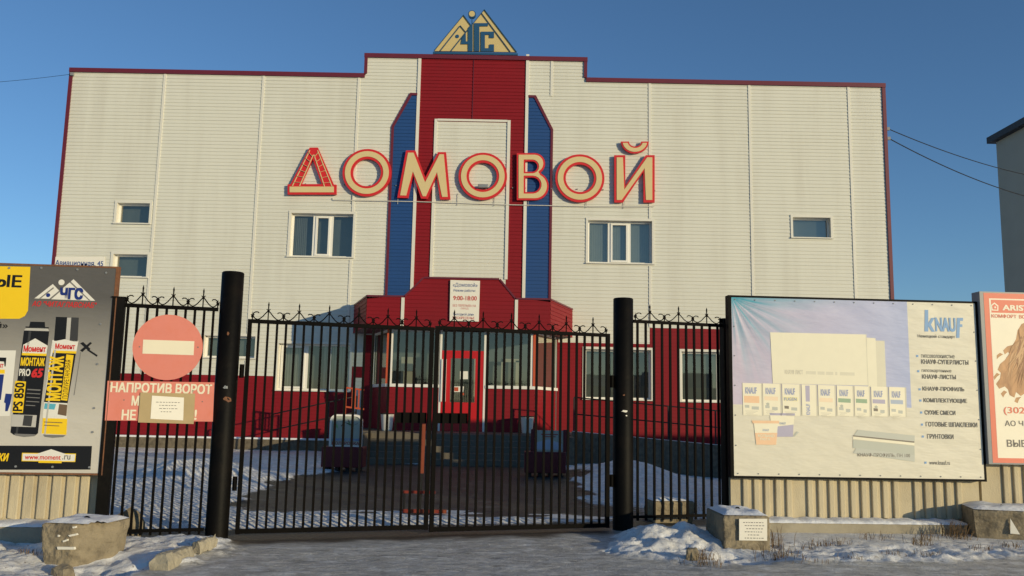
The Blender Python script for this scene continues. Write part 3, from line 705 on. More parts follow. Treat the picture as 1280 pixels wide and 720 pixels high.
# D with ladder legs
outer = uv(c4([(232, 120), (282, 120), (380, 348), (396, 348), (396, 409), (96, 409), (96, 346), (114, 346)]))
hole = uv(c4([(250, 190), (306, 345), (180, 345)]))
b = MB(); fill_loops(b, LP, [outer, hole], D0, D1, M['letter_red']); o = b.build('letter', None, sg)
b = MB()
b.prism(LP, uv(c4([(109, 361), (381, 361), (381, 396), (109, 396)])), D1+.002, D1+.014, M['letter_tan'])
def lad(p0, p1, q0, q1, nr):
    for a, c in ((p0, p1), (q0, q1)):
        A, C_ = LP.hit(*c4([a])[0]), LP.hit(*c4([c])[0]); b.sbar(LP.P(*A, D1+.008), LP.P(*C_, D1+.008), .028, M['letter_tan'], .012)
    for k in range(nr):
        f = (k+.35)/nr
        A = LP.hit(*c4([(p0[0]+(p1[0]-p0[0])*f, p0[1]+(p1[1]-p0[1])*f)])[0]); C_ = LP.hit(*c4([(q0[0]+(q1[0]-q0[0])*f, q0[1]+(q1[1]-q0[1])*f)])[0])
        b.sbar(LP.P(*A, D1+.012), LP.P(*C_, D1+.012), .052, M['letter_tan'], .010)
lad((233, 138), (126, 357), (255, 165), (170, 357), 6); lad((281, 138), (370, 361), (259, 165), (324, 361), 6)
b.build('letter_face', None, o)
for (cx, cy, r, conv) in ((584, 274, 150, c4), (199, 275, 138.5, c5), (753.5, 286.5, 140.5, c5)):
    c = uv(conv([(cx, cy)]))[0]; e = uv(conv([(cx+r, cy)]))[0]; R = e[0]-c[0]
    letter(circ(c, R), [circ(c, R*.575)])
letter(uv(c4([(825, 138), (882, 138), (944, 303), (1022, 148), (1071, 148), (1098, 439), (1034, 439), (1013, 292), (957, 436), (917, 434), (868, 287), (838, 431), (771, 429)])))
def arc(cx, cy, rx, ry, a0, a1, n): return [(cx+rx*math.cos(R_(a0+(a1-a0)*k/n)), cy+ry*math.sin(R_(a0+(a1-a0)*k/n))) for k in range(n+1)]
Bo = [(393, 143)]+arc(494, 203, 61, 60, -90, 55, 10)+arc(497, 332, 79, 80, -62, 90, 12)+[(393, 412)]
h1 = [(442, 190)]+arc(482, 220, 29, 30, -90, 90, 8)+[(442, 250)]; h2 = [(442, 282)]+arc(484, 324, 41, 42, -90, 90, 9)+[(442, 366)]
bo, hh1, hh2 = uv(c5(Bo)), uv(c5(h1)), uv(c5(h2))
letter(bo, [hh1, hh2], [inset(bo, .06), inset(hh1, -.055), inset(hh2, -.055)])
letter(uv(c5([(950, 155), (1013, 155), (1013, 332), (1130, 155), (1181, 155), (1181, 425), (1117, 425), (1117, 250), (1000, 425), (950, 425)])))
br = [(988, 77), (1034, 77)]+arc(1069, 77, 35, 29, 178, 2, 10)[0:]+[(1104, 77), (1148, 77)]+arc(1068, 77, 79, 68, 4, 176, 14)
br = uv(c5([(988, 77), (1034, 77)]+[(1069-35*math.cos(R_(a)), 77+29*math.sin(R_(a))) for a in range(12, 169, 13)]+[(1104, 77), (1148, 77)]+[(1068+79*math.cos(R_(a)), 77+68*math.sin(R_(a))) for a in range(8, 173, 11)]))
letter(br, (), [inset(br, .05)])
b = MB()       # standoff brackets fixing letters to the wall
for u in np.arange(-7.2, 4.6, .42): b.box((u, 26.94, 8.55), (u+.03, 26.99, 8.58))
b.build('bracket', M['greymetal'], sg)
cc = thing('cable_conduit', (-2, 26.93, 7.9), 'thin pale cable conduit running under the shop name letters', 'conduit')
b = MB(); c_ = [FAC.hit(x, y, .06) for x, y in ((416, 247), (417, 250), (520, 252), (640, 256), (740, 258), (818, 258))]
b.tube([FAC.P(u, zz, .055) for u, zz in c_], .013, 6); b.build('pipe', M['trim'], cc)
b = MB()
for px in (440, 497, 572, 618, 660, 733, 780): u, zz = FAC.hit(px, 253, .06); b.tube([FAC.P(u, 7.95, .05), FAC.P(u+.01, 8.35, .05)], .009, 5)
b.build('feed_wire', M['greymetal'], cc)
fl = thing('floodlight', FAC.P(*FAC.hit(603, 236), .2), 'small grey floodlight behind the third round letter', 'lamp')
b = MB(); u, zz = FAC.hit(604, 233, .2); b.box((u-.17, 26.75, zz-.05), (u+.17, 26.93, zz+.07)); b.build('lamp_body', M['greymetal'], fl, bevel=.02)
b = MB(); b.sbar((u, 26.99, zz-.02), (u, 26.9, zz-.02), .05); b.build('lamp_bracket', M['cable'], fl)

# roof emblem
EP = Plane(0, 27.15, 0)
em = thing('roof_sign', (-1.35, 27.2, ZC+.05), 'tan triangular mountain emblem with blue letters on the roof parapet', 'sign')
def ce(l): return EP.pts([(530+x/9.846, 5+y/9.846) for x, y in l])
def plate(px, d0, d1, m_, name): b = MB(); b.prism(EP, ce(px), d0, d1, m_); return b.build(name, None, em)
b = MB()
b.prism(EP, ce([(130, 578), (485, 140), (578, 272), (335, 580)]), -.06, 0, M['emb_tan'])
b.prism(EP, ce([(335, 580), (578, 272), (742, 72), (1135, 592)]), -.058, .002, M['emb_tan'])
b.build('emblem_plate', None, em)
b = MB()
def ln(a, c, w=.055): 
    A, C_ = ce([a, c]); b.sbar(EP.P(*A, .012), EP.P(*C_, .012), w, M['emb_blue'], .016, side=None)
for a, c in (((122, 580), (485, 140)), ((485, 140), (575, 262)), ((335, 580), (742, 72)), ((742, 72), (1140, 595)), ((205, 575), (448, 270)), ((448, 270), (512, 348)), ((712, 120), (1062, 590))): ln(a, c)
b.build('outline', None, em)
b = MB()
for px in ([(468, 425), (515, 365), (517, 465), (545, 465), (545, 300), (600, 235), (600, 585), (545, 585), (545, 498), (455, 498)],
           [(618, 240), (788, 240), (788, 278), (682, 278), (682, 585), (618, 585)],
           [(700, 345), (862, 345), (862, 422), (805, 422), (805, 382), (750, 382), (750, 548), (805, 548), (805, 502), (862, 502), (862, 590), (700, 590)]):
    b.prism(EP, ce(px), .022, .034, M['emb_blue'])
c = ce([(410, 400)])[0]; b.disc(EP, c[0], c[1], .06, .004, .02, M['emb_blue'], 20)
b.build('emblem_letters', None, em)
c = ce([(590, 122)])[0]
b = MB(); b.disc(EP, c[0], c[1], .13, -.12, .0, M['emb_blue'], 28); b.disc(EP, c[0], c[1], .10, .001, .012, M['emb_tan'], 28); b.build('emblem_disc', None, em)
b = MB(); q = ce([(590, 240)])[0]; b.sbar(EP.P(c[0], c[1]-.12, -.03), EP.P(*q, -.03), .03); b.build('stem', M['emb_blue'], em)
b = MB(); a, d = ce([(112, 592)])[0], ce([(1155, 610)])[0]; zz = ZC+.135
b.box((a[0], 27.09, zz), (d[0], 27.19, zz+.07))
for px in (115, 370, 730, 890, 1150): u = ce([(px, 600)])[0][0]; b.box((u-.02, 27.11, ZC+.03), (u+.02, 27.17, zz))
b.build('base_frame', M['emb_blue'], em)

# hours sign on the canopy front
HS = Plane(0, KY-.05, 0)
hs = thing('hours_sign', HS.P(*HS.hit(581, 402)), 'white opening hours sign on the red canopy front', 'sign')
b = MB(); b.flat(HS, [(563, 350), (600, 351), (598.5, 402), (562, 401)], .02, M['paper'], .02); b.build('sign_board', None, hs)
P('h_blue', 60, 85, 140); P('h_red', 190, 50, 45)
b = MB()
for st, bx, mt_, bo_ in (('«Домовой»', (566, 353.5, 597, 359.5), 'h_blue', .01), ('Режим работы:', (567, 361.5, 594.5, 365.5), 'h_blue', .02), ('9:00-18:00', (566.5, 370, 596, 375.5), 'h_red', .03),
                    ('БЕЗ ПЕРЕРЫВА НА', (566, 380.5, 595, 383.5), 'h_red', 0), ('ОБЕД', (576, 384.5, 585.5, 387), 'h_red', 0), ('Выходной день', (566.5, 391, 592.5, 395), 'h_blue', .01), ('ВОСКРЕСЕНЬЕ', (566, 395.8, 593, 399), 'h_red', .02)):
    b = MB(); b.text(HS, st, bx, .022, M[mt_], bo_); b.build('lettering', None, hs)
# address plate
ap = thing('address_plate', FAC.P(*FAC.hit(98, 334), .03), 'pale street address plate on the cream wall above the left billboard', 'sign')
b = MB(); b.flat(FAC, [(67.5, 321), (131, 321), (131, 335), (67, 335)], .045, M['paper'], .02); b.build('sign_board', None, ap)
b = MB(); b.text(FAC, 'Авиационная, 45', (69, 325.5, 129, 333.5), .047, M['h_blue'], .035); b.build('lettering', None, ap)

# ------------------------------------------------------------------ gate posts, leaves, fence panels
def zg(pl, u, d=0): p = pl.P(u, 0, d); return hz(p.x, p.y)
def cyl_post(u, ztop, r, label):
    p = GATE.P(u, 0); t = thing('gate_post', (p.x, p.y, 0), label, 'post', 'round black gate posts')
    b = MB(); n = 36; prof = [(r, -.3), (r, ztop-.012), (r-.012, ztop), (0.001, ztop+.004)]
    vs = []; fs = []
    for rr, zz in prof: vs += [(p.x+rr*math.cos(2*math.pi*k/n), p.y+rr*math.sin(2*math.pi*k/n), zz) for k in range(n)]
    for i in range(3): fs += [(i*n+k, i*n+(k+1) % n, (i+1)*n+(k+1) % n, (i+1)*n+k) for k in range(n)]
    b.add(vs, fs); b.build('pipe', M['post'], t, smooth=True)
    return t, p, r
lp_, p_l, _ = cyl_post(0.0, 3.10, .128, 'thick round black gate post beside the red no entry sign')
rp_, p_r, _ = cyl_post(5.06, 3.06, .135, 'thick round black gate post with a white paper scrap on it')
def scrap(t, p, r, px, py, w, h, m_, name, seed):
    rr = random.Random(seed); q = ray(px, py); ang0 = math.atan2(-q.y, -q.x)
    # wrap small polygon on the pipe
    GP = Plane(p.x, p.y, 0); u, zz = GP.hit(px, py, r)
    a0 = math.asin(max(-.95, min(.95, u/r)))
    b = MB(); pts = []
    for k in range(9):
        a = 2*math.pi*k/9; da = w/2*math.cos(a)*rr.uniform(.6, 1.1)/r; dz = h/2*math.sin(a)*rr.uniform(.5, 1.1)
        pts.append((p.x+(r+.004)*math.sin(a0+da), p.y-(r+.004)*math.cos(a0+da), zz+dz))
    b.add(pts, [tuple(range(9))]); b.build(name, m_, t)
scrap(rp_, p_r, .135, 781, 514, .10, .035, M['paper'], 'paper_scrap', 1); scrap(rp_, p_r, .135, 783, 519.5, .025, .02, M['paper'], 'paper_scrap', 2)
scrap(rp_, p_r, .135, 780, 494, .03, .025, M['rust'], 'rust_spot', 5)
scrap(lp_, p_l, .128, 282, 484, .06, .05, M['greymetal'], 'paint_smudge', 3); scrap(lp_, p_l, .128, 284, 499, .11, .07, M['rust'], 'rust_spot', 4); scrap(lp_, p_l, .128, 285, 417, .03, .05, M['rust'], 'rust_spot', 6)

def crest_part(pl, root, u0, u1, zr, n, d=0.0, first=True):
    """row of scrolls and spikes on a rail: one spike motif and one flower motif per module"""
    w = (u1-u0)/n; zr0_ = zr
    sp = MB(); fl_ = MB()
    k = w/.37
    def S_(mb, s):
        pts = [(0, .117), (.03*s, .085), (.065*s, .043), (.10*s, .014), (.128*s, .006), (.156*s, .018), (.176*s, .042), (.181*s, .060), (.172*s, .082), (.150*s, .096), (.124*s, .096), (.110*s, .084)]
        mb.tube([pl.P(c*k, zz+zr, d) for c, zz in pts], .007, 5, cap=False)
    base = Plane(0, 0, 0)
    for s in (-1, 1): S_(sp, s)
    sp.tube([pl.P(0, zr, d), pl.P(0, zr+.16, d), pl.P(0, zr+.19, d), pl.P(0, zr+.225, d)], [.008, .008, .011, .001], 6)
    for s in (-1, 1): sp.tube([pl.P(.022*s, zr+.135, d), pl.P(0, zr+.115, d), pl.P(.016*s, zr+.095, d)], .006, 5)
    sp.pbox(pl, -.014, .014, zr+.105, zr+.125, d-.012, d+.012)
    fl_.tube([pl.P(0, zr, d), pl.P(0, zr+.06, d), pl.P(0, zr+.10, d)], [.008, .008, .001], 6)
    fl_.pbox(pl, -.016, .016, zr+.035, zr+.055, d-.012, d+.012)
    for s in (-1, 1): fl_.tube([pl.P(.02*s, zr+.065, d), pl.P(0, zr+.045, d), pl.P(.014*s, zr+.028, d)], .006, 5)
    a = sp.build('crest_spike', M['black'], root); c = fl_.build('crest_flower', M['black'], root)
    off = root['_u'] if False else None
    inv = ROOT[root.name].inverted().to_3x3()
    def place(o, u): o.location = inv @ (pl.u*u)
    for i in range(n):
        o = a if i == 0 else a.copy()
        if i: COL.objects.link(o); o.parent = root
        place(o, u0+w*(i+.5))
    for i in range(n+1):
        o = c if i == 0 else c.copy()
        if i: COL.objects.link(o); o.parent = root
        place(o, u0+w*i)
def bars_part(pl, root, us, zb, zt, w=.028, d=0.0):
    b = MB(); b.sbar(pl.P(0, zb, d), pl.P(0, zt, d), w, side=pl.u); a = b.build('bar', M['black'], root)
    inv = ROOT[root.name].inverted().to_3x3()
    for i, u in enumerate(us):
        o = a if i == 0 else a.copy()
        if i: COL.objects.link(o); o.parent = root
        o.location = inv @ (pl.u*u)
def leaf(u0, u1, label, zt, zb, hinge_u, ztr):
    p = GATE.P((u0+u1)/2, zb); t = thing('gate_leaf', p, label, 'gate', 'black barred gate leaves', rz=GATE.a)
    def fr(name, a, c, w): b = MB(); b.sbar(a, c, w, side=GATE.u if abs(a.z-c.z) > .5 else None); b.build(name, M['black'], t)
    fr('stile', GATE.P(u0+.025, zb), GATE.P(u0+.025, zt), .05); fr('stile', GATE.P(u1-.025, zb), GATE.P(u1-.025, ztr), .05)
    fr('top_rail', GATE.P(u0+.05, zt-.022), GATE.P(u1-.05, ztr-.022), .045); fr('bottom_rail', GATE.P(u0+.05, zb+.03), GATE.P(u1-.05, zb+.03), .05)
    n = 20; bars_part(GATE, t, [u0+.025+(u1-u0-.05)*(k+1)/(n+1) for k in range(n)], zb+.05, min(zt, ztr)-.04)
    crest_part(GATE, t, u0+.05, u1-.05, min(zt, ztr)-.004, 6)
    return t
zlt = (GATE.hit(310, 397)[1]+GATE.hit(541, 411)[1])/2; zrt = (GATE.hit(546, 411)[1]+GATE.hit(761, 414)[1])/2
zb_ = .05
gl = leaf(.20, 2.455, 'left leaf of the black spiked gate with lock plate at its edge', zlt, .06, .0, zlt)
gr = leaf(2.475, 4.86, 'right leaf of the black spiked gate next to the post with paper scrap', zrt, .03, .0, zrt)
for t, u0, u1 in ((gl, 2.02, 2.40), (gr, 2.53, 2.93)):
    z0, z1 = GATE.hit(540, 529)[1], GATE.hit(540, 516)[1]; b = MB(); b.pbox(GATE, u0, u1, z0, z1, -.045, -.02); b.build('lock_plate', M['black'], t)
for t, u, s in ((gl, .20, -1), (gr, 4.86, 1)):
    for zz in (.55, 1.85): b = MB(); b.tube([GATE.P(u+.035*s, zz), GATE.P(u+.035*s, zz+.16)], .028, 8); b.build('hinge', M['black'], t)
def panel(u0, u1, zt, zb, n, ns, label, bottom=True):
    p = GATE.P((u0+u1)/2, zb); t = thing('iron_fence', p, label, 'fence', 'black barred fence panels', rz=GATE.a)
    b = MB(); b.sbar(GATE.P(u0, zt-.02), GATE.P(u1, zt-.02), .042); b.build('top_rail', M['black'], t)
    if bottom: b = MB(); b.sbar(GATE.P(u0, zb+.02), GATE.P(u1, zb+.02), .035); b.build('bottom_rail', M['black'], t)
    bars_part(GATE, t, [u0+(u1-u0)*(k+.5)/n for k in range(n)], zb-(.03 if bottom else .12), zt-.035)
    crest_part(GATE, t, u0+.03, u1-.01, zt, ns)
    return t
panel(GATE.hit(149, 450)[0], -.14, 2.665, .10, 10, 3, 'short black fence panel carrying the round red sign')
panel(5.21, 6.56, 2.775, .14, 11, 3, 'short black fence panel between the right gate post and the concrete fence', True)
def sq_post(u, zt, w, label, m2=None):
    p = GATE.P(u, 0); t = thing('fence_post', (p.x, p.y, 0), label, 'post', 'square black fence posts', rz=GATE.a)
    b = MB(); b.sbar(GATE.P(u, -.2), GATE.P(u, zt), w, side=GATE.u); b.build('post', M['post'], t)
    b = MB(); b.sbar(GATE.P(u, zt), GATE.P(u, zt+.015), w+.02, side=GATE.u); b.build('cap', M['post'], t)
sq_post(GATE.hit(142, 467)[0], 2.72, .13, 'square black fence post beside the left billboard'); sq_post(6.63, 2.84, .13, 'square black fence post beside the wide pale billboard')

# signs on the left fence panel
SP = Plane(GATE.o.x, GATE.o.y, GATE.a)
ne = thing('no_entry_sign', SP.P(*SP.hit(209, 476, .05), .05), 'faded round red no entry sign with white bar on the fence', 'sign', rz=GATE.a)
cu_, cz_ = SP.hit(210, 434, .05); rr_ = abs(SP.hit(254, 434, .05)[0]-SP.hit(166, 434, .05)[0])/2
rzz = abs(SP.hit(210, 393, .05)[1]-SP.hit(210, 475, .05)[1])/2
b = MB(); b.disc(SP, cu_, cz_, rr_, .035, .048, M['pink'], 48, rzz); b.build('sign_face', None, ne)
b = MB(); b.flat(SP, [(179, 424.5), (243, 426.5), (242, 444), (178, 442)], .051, M['signwhite']); b.build('white_bar', None, ne)
b = MB(); 
for px, py in ((174.5, 433.5), (247.5, 434)): u, zz = SP.hit(px, py, .05); b.disc(SP, u, zz, .008, .048, .053, M['inkgrey'], 10)
b.build('bolt', None, ne)
ws = thing('warning_sign', SP.P(*SP.hit(200, 526, .07), .07), 'faded red rectangular warning sign with white lettering under the round sign', 'sign', rz=GATE.a)
b = MB(); b.flat(SP, [(134.5, 476), (268, 478), (266, 527), (131, 525.5)], .066, M['pink'], .012); b.build('sign_board', None, ws)
b = MB(); b.text(SP, 'НАПРОТИВ ВОРОТ', (138, 479, 265, 491.5), .069, M['signwhite'], .05); b.text(SP, 'М', (164.5, 494.5, 174, 507), .069, M['signwhite'], .05); b.text(SP, 'НЕ', (152, 512, 170, 525), .069, M['signwhite'], .05); b.text(SP, '!', (243, 512, 246, 525), .069, M['signwhite'], .05)
b.build('lettering', None, ws)
b = MB()
for px, py in ((155, 500), (253, 502), (262, 481), (138, 480)): u, zz = SP.hit(px, py, .07); b.disc(SP, u, zz, .007, .066, .071, M['inkgrey'], 8)
b.build('bolt', None, ws)
cb = thing('cardboard_sheet', SP.P(*SP.hit(207, 529, .09), .09), 'brown cardboard sheet fixed over the rectangular red warning sign', 'cardboard', rz=GATE.a)
b = MB(); b.flat(SP, [(175.5, 490.5), (244, 492), (242, 530), (172.5, 528)], .084, M['cardboard'], .008); b.build('sheet', None, cb)
pn = thing('paper_notice', SP.P(*SP.hit(210, 525, .1), .1), 'white printed paper notice on the brown cardboard', 'notice', rz=GATE.a)
b = MB(); b.flat(SP, [(190, 494.5), (230, 497), (229, 525.5), (188, 523.5)], .088, M['paper']); b.build('sheet', None, pn)
b = MB()
for i, (st, a, c) in enumerate((('В СВЯЗИ С РЕМОНТОМ', 195, 225), ('стоянка машин', 199, 220), ('перед воротами', 199, 219), ('запрещена', 201, 215))):
    if i == 0: st = '•• ••• ••• •••'
    else: st = ('• •••••• •••', '••• ••••• ••', '••••••••')[i-1]
    u0, z0 = SP.hit(a, 503+4*i, .09); u1, _ = SP.hit(c, 503+4*i, .09)
    x = u0; rr = random.Random(i)
    while x < u1: w = rr.uniform(.012, .03); b.prism(SP, [(x, z0), (x+w, z0), (x+w, z0+.007), (x, z0+.007)], .0885, .0893, M['inkgrey']); x += w+.011
b.build('lettering', None, pn)

# ------------------------------------------------------------------ concrete fences
def rib_wall(pl, u0, u1, z0, z1, label, d=-.15, flat_u=(), rib=.075, gap=.075, name='concrete_fence'):
    p = pl.P((u0+u1)/2, z0, d); t = thing(name, p, label, 'fence', 'concrete fence panels', rz=pl.a)
    b = MB(); b.pbox(pl, u0, u1, z0, z1, d-.14, d); b.build('slab', M['conc'], t)
    b = MB(); u = u0+.16; zb = z0+.03
    while u < u1-.2:
        if any(a < u < c for a, c in flat_u): u += .02; continue
        j = random.uniform(-.004, .004)
        b.prism(Plane(pl.o.x, pl.o.y, pl.a), [(u, zb+random.uniform(0, .02)), (u+rib+j, zb+random.uniform(0, .02)), (u+rib+j, z1-.2), (u, z1-.2)], d-.01, d+.034)
        u += rib+gap
    b.build('ribs', M['conc'], t, bevel=.012)
    return t
u0k = KB.hit(916, 620)[0]; ujo = KB.hit(1234, 620)[0]
ra, rb_ = u0k+.02, ujo-.02
rib_wall(KB, ra, rb_, .12, 2.58, 'ribbed concrete fence panel behind the wide pale billboard', flat_u=[(ra+.85+.0, ra+1.05), (ra+2.35, ra+2.52)])
rib_wall(KB, ujo+.02, ujo+3.9, .10, 2.58, 'ribbed concrete fence panel behind the red bordered poster board', flat_u=[(ujo, ujo+.32)])
for k in range(2): rib_wall(KB, ujo+3.94+4*k, ujo+7.9+4*k, .10, 2.58, 'concrete fence panel added out of view to shade the yard, '+('next to' if k == 0 else 'two panels from')+' the red bordered poster board')  # unseen panels, added so the fence throws shade over the yard
ulj = LB.hit(122, 620)[0]
rib_wall(LB, -3.4+ulj, ulj, .20, 2.58, 'ribbed concrete fence panel behind the grey billboard', rib=.10, gap=.05)
def beam(pl, u0, u1, ztop, label):
    p = pl.P((u0+u1)/2, 0, 0); t = thing('foundation_beam', p, label, 'beam', 'concrete foundation beams', rz=pl.a)
    b = MB(); b.pbox(pl, u0, u1, -.25, ztop, -.40, .18); b.build('beam', M['asph_con'], t, bevel=.015)
    b = MB(); n = 40; vs = []; fs = []
    for i in range(n+1):
        u = u0+(u1-u0)*i/n
        for d, h in ((.19, .0), (.17, .028), (.05, .045), (-.13, .05)): vs.append(pl.P(u, ztop+.001+h*(.8+.3*math.sin(i*1.7)*math.cos(i*.6)), d+.012*math.sin(i*2.3)))
    for i in range(n): fs += [(i*4+k, (i+1)*4+k, (i+1)*4+k+1, i*4+k+1) for k in range(3)]
    b.add(vs, fs); b.build('snow_cap', M['snow'], t, smooth=True)
beam(KB, u0k+.15, KB.hit(1200, 650)[0], .125, 'concrete foundation beam topped with snow under the wide pale billboard')
beam(KB, ujo+.35, ujo+3.6, .10, 'concrete foundation beam under the red bordered poster board')
beam(LB, ulj-3.4, LB.hit(62, 650)[0], .20, 'concrete foundation beam topped with snow under the grey billboard')

# ------------------------------------------------------------------ billboards
def banner_mat(name, c0, c1, axis='Z', p0=0, p1=1, creases=True):
    m = bpy.data.materials.new(name); m.use_nodes = True; n = m.node_tree.nodes; l = m.node_tree.links; b = n['Principled BSDF']
    b.inputs['Roughness'].default_value = .5; b.inputs['Specular IOR Level'].default_value = .35
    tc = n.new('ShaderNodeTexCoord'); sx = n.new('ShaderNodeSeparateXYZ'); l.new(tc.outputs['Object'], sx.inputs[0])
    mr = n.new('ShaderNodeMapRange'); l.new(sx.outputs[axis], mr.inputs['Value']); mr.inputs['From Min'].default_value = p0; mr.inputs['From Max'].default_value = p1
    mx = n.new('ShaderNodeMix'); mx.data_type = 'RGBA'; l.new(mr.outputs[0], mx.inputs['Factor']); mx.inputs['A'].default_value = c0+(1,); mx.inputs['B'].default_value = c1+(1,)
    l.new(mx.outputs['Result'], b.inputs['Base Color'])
    w = n.new('ShaderNodeTexNoise'); w.inputs['Scale'].default_value = 1.6; w.inputs['Detail'].default_value = 3
    mp = n.new('ShaderNodeMapping'); mp.inputs['Rotation'].default_value = (0, R_(25), 0); mp.inputs['Scale'].default_value = (1, 1, 3.2)
    l.new(tc.outputs['Object'], mp.inputs['Vector']); l.new(mp.outputs[0], w.inputs['Vector'])
    bp = n.new('ShaderNodeBump'); bp.inputs['Strength'].default_value = .8; bp.inputs['Distance'].default_value = .03
    l.new(w.outputs['Fac'], bp.inputs['Height']); l.new(bp.outputs[0], b.inputs['Normal'])
    return m
# --- left board
lbr = LB.hit(135, 460)[0]; zt_l, zb_l = LB.hit(70, 333)[1], LB.hit(60, 591)[1]; lbl_u = lbr-2.9
lt = thing('billboard', LB.P((lbr+lbl_u)/2, zb_l), 'grey billboard showing black and yellow foam cans, yellow corner and black bottom strip', 'billboard', rz=LB.a)
b = MB(); b.pbox(LB, lbr, lbr+.035, zb_l-.02, zt_l+.02, -.05, .004); b.pbox(LB, lbl_u, lbr, zt_l, zt_l+.02, -.05, .003); b.pbox(LB, lbl_u, lbr, zb_l-.02, zb_l, -.05, .003); b.build('frame', M['rust'], lt)
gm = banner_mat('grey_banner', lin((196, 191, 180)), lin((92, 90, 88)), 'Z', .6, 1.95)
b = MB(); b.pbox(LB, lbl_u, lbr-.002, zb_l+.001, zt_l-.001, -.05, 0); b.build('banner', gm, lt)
for k, c in dict(yel=(240, 200, 30), blk=(22, 21, 22), wht=(225, 222, 212), redp=(205, 45, 45), navy=(30, 50, 120), gry=(120, 118, 115), dkg=(60, 60, 60), teal=(90, 170, 190), lgt=(185, 182, 175), brn=(110, 90, 70)).items(): P(k, *c)
L = [0]
def D(i): return .002+.0009*i
def lpart(name, items, texts=()):
    b = MB()
    for px, k, i in items: b.flat(LB, px, D(i), M[k])
    for st, bx, k, i, bo_, sh, rt in texts: b.text(LB, st, bx, D(i)+.0006, M[k], bo_, sh, rt)
    return b.build(name, None, lt)
lpart('corner_tag', [([(-95, 331), (38, 333.5), (35, 388), (31, 395), (24, 398.5), (-95, 398)], 'yel', 0)], [('ЫЕ', (-6, 343.5, 27.5, 359), 'blk', 1, .05, 0, False), ('й»', (-5, 402.5, 10, 410), 'blk', 1, .02, 0, False)])
lpart('bottom_strip', [([(-120, 556.5), (115, 557.5), (113, 587), (-120, 587.5)], 'blk', 0), ([(27.5, 566), (95, 567), (94, 577.5), (27, 576.5)], 'yel', 1), ([(28.5, 567), (94, 568), (93, 576.5), (28, 575.5)], 'wht', 2), ([(47, 567), (64, 561.5), (82, 567.5), (81, 576.5), (47.5, 576)], 'wht', 3), ([(48, 575.5), (77, 576), (77, 579), (48, 578.5)], 'yel', 4)],
      [('КИ', (-2, 566.5, 11, 576.5), 'yel', 1, .05, .2, False), ('www.moment', (31, 569.5, 76, 574.5), 'redp', 5, .02, 0, False), ('.ru', (78, 569, 88, 574.5), 'inkgrey' if 'inkgrey' in M else 'blk', 5, .01, 0, False)])
lpart('emblem', [([(43, 373), (66, 355), (84, 374)], 'wht', 0), ([(62, 374), (92, 349), (119, 376)], 'wht', 1), ([(49, 372.8), (66.5, 359), (67.5, 360.2), (51, 373)], 'gry', 2), ([(87, 353), (88.5, 351.8), (113, 375.6), (111, 375.5)], 'gry', 2), ([(61, 374), (75.5, 362), (77, 363), (64, 374)], 'gry', 2)], [('ЧГС', (75, 359.5, 104, 374.5), 'navy', 4, .09, 0, False), ('АО "ЧИТАГЛАВСНАБ"', (40, 377, 121, 384), 'redp', 1, .03, .25, False)])
b = MB(); c = LB.hit(77, 353); b.disc(LB, c[0], c[1], .033, .001, D(3), M['wht'], 18); c = LB.hit(60.5, 369); b.disc(LB, c[0], c[1], .022, .001, D(5), M['navy'], 14); b.build('emblem_dot', None, lt)
lpart('foam_can_picture', [([(30, 413), (61.5, 414), (47.5, 541.5), (44, 544.5), (30, 546), (17, 543.5), (13, 540.5)], 'blk', 0), ([(36, 414), (39, 414), (22, 542), (19.5, 542)], 'dkg', 1), ([(18, 542), (45, 543), (43, 545.3), (30, 546.3), (19, 544.5)], 'gry', 1), ([(30, 413), (32, 410.5), (46, 409.5), (60, 411), (61.5, 414)], 'lgt', 0), ([(38, 402), (56, 402.5), (56.5, 411), (36, 410)], 'blk', 0), ([(32, 408), (61, 409), (61, 410.5), (32, 409.5)], 'blk', 1),
      ([(29, 431), (44, 423), (59.5, 432), (58, 444), (27.5, 443)], 'wht', 1), ([(27.5, 441), (58.2, 442), (57.8, 445), (27.2, 444)], 'yel', 2), ([(19, 476), (32.5, 477), (28.5, 516), (15, 515.5)], 'yel', 2), ([(15, 518), (46, 519), (44.5, 534), (13.5, 533)], 'lgt', 2), ([(30, 519), (41, 519.5), (39, 533), (28, 532)], 'dkg', 3), ([(34, 486), (51, 487), (50, 488.5), (34, 487.5)], 'gry', 2), ([(33.5, 491), (50.5, 492), (50, 493), (33, 492)], 'gry', 2), ([(33, 496), (50, 497), (49.5, 498), (33, 497)], 'gry', 2), ([(32.5, 501), (49, 502), (49, 503), (32.5, 502)], 'gry', 2), ([(32, 506), (44, 506.6), (44, 507.6), (32, 507)], 'gry', 2)],
      [('Момент', (29.5, 432, 57.5, 440), 'redp', 3, .05, 0, False), ('МОНТАЖ', (26, 447, 56, 457.5), 'yel', 3, .06, 0, False), ('PRO', (24, 461, 38, 470), 'wht', 3, .04, 0, False), ('65', (39.5, 460.5, 54, 472), 'redp', 3, .07, .2, False), ('PS 850', (17.5, 478, 29.5, 514), 'blk', 4, .04, 0, True)])
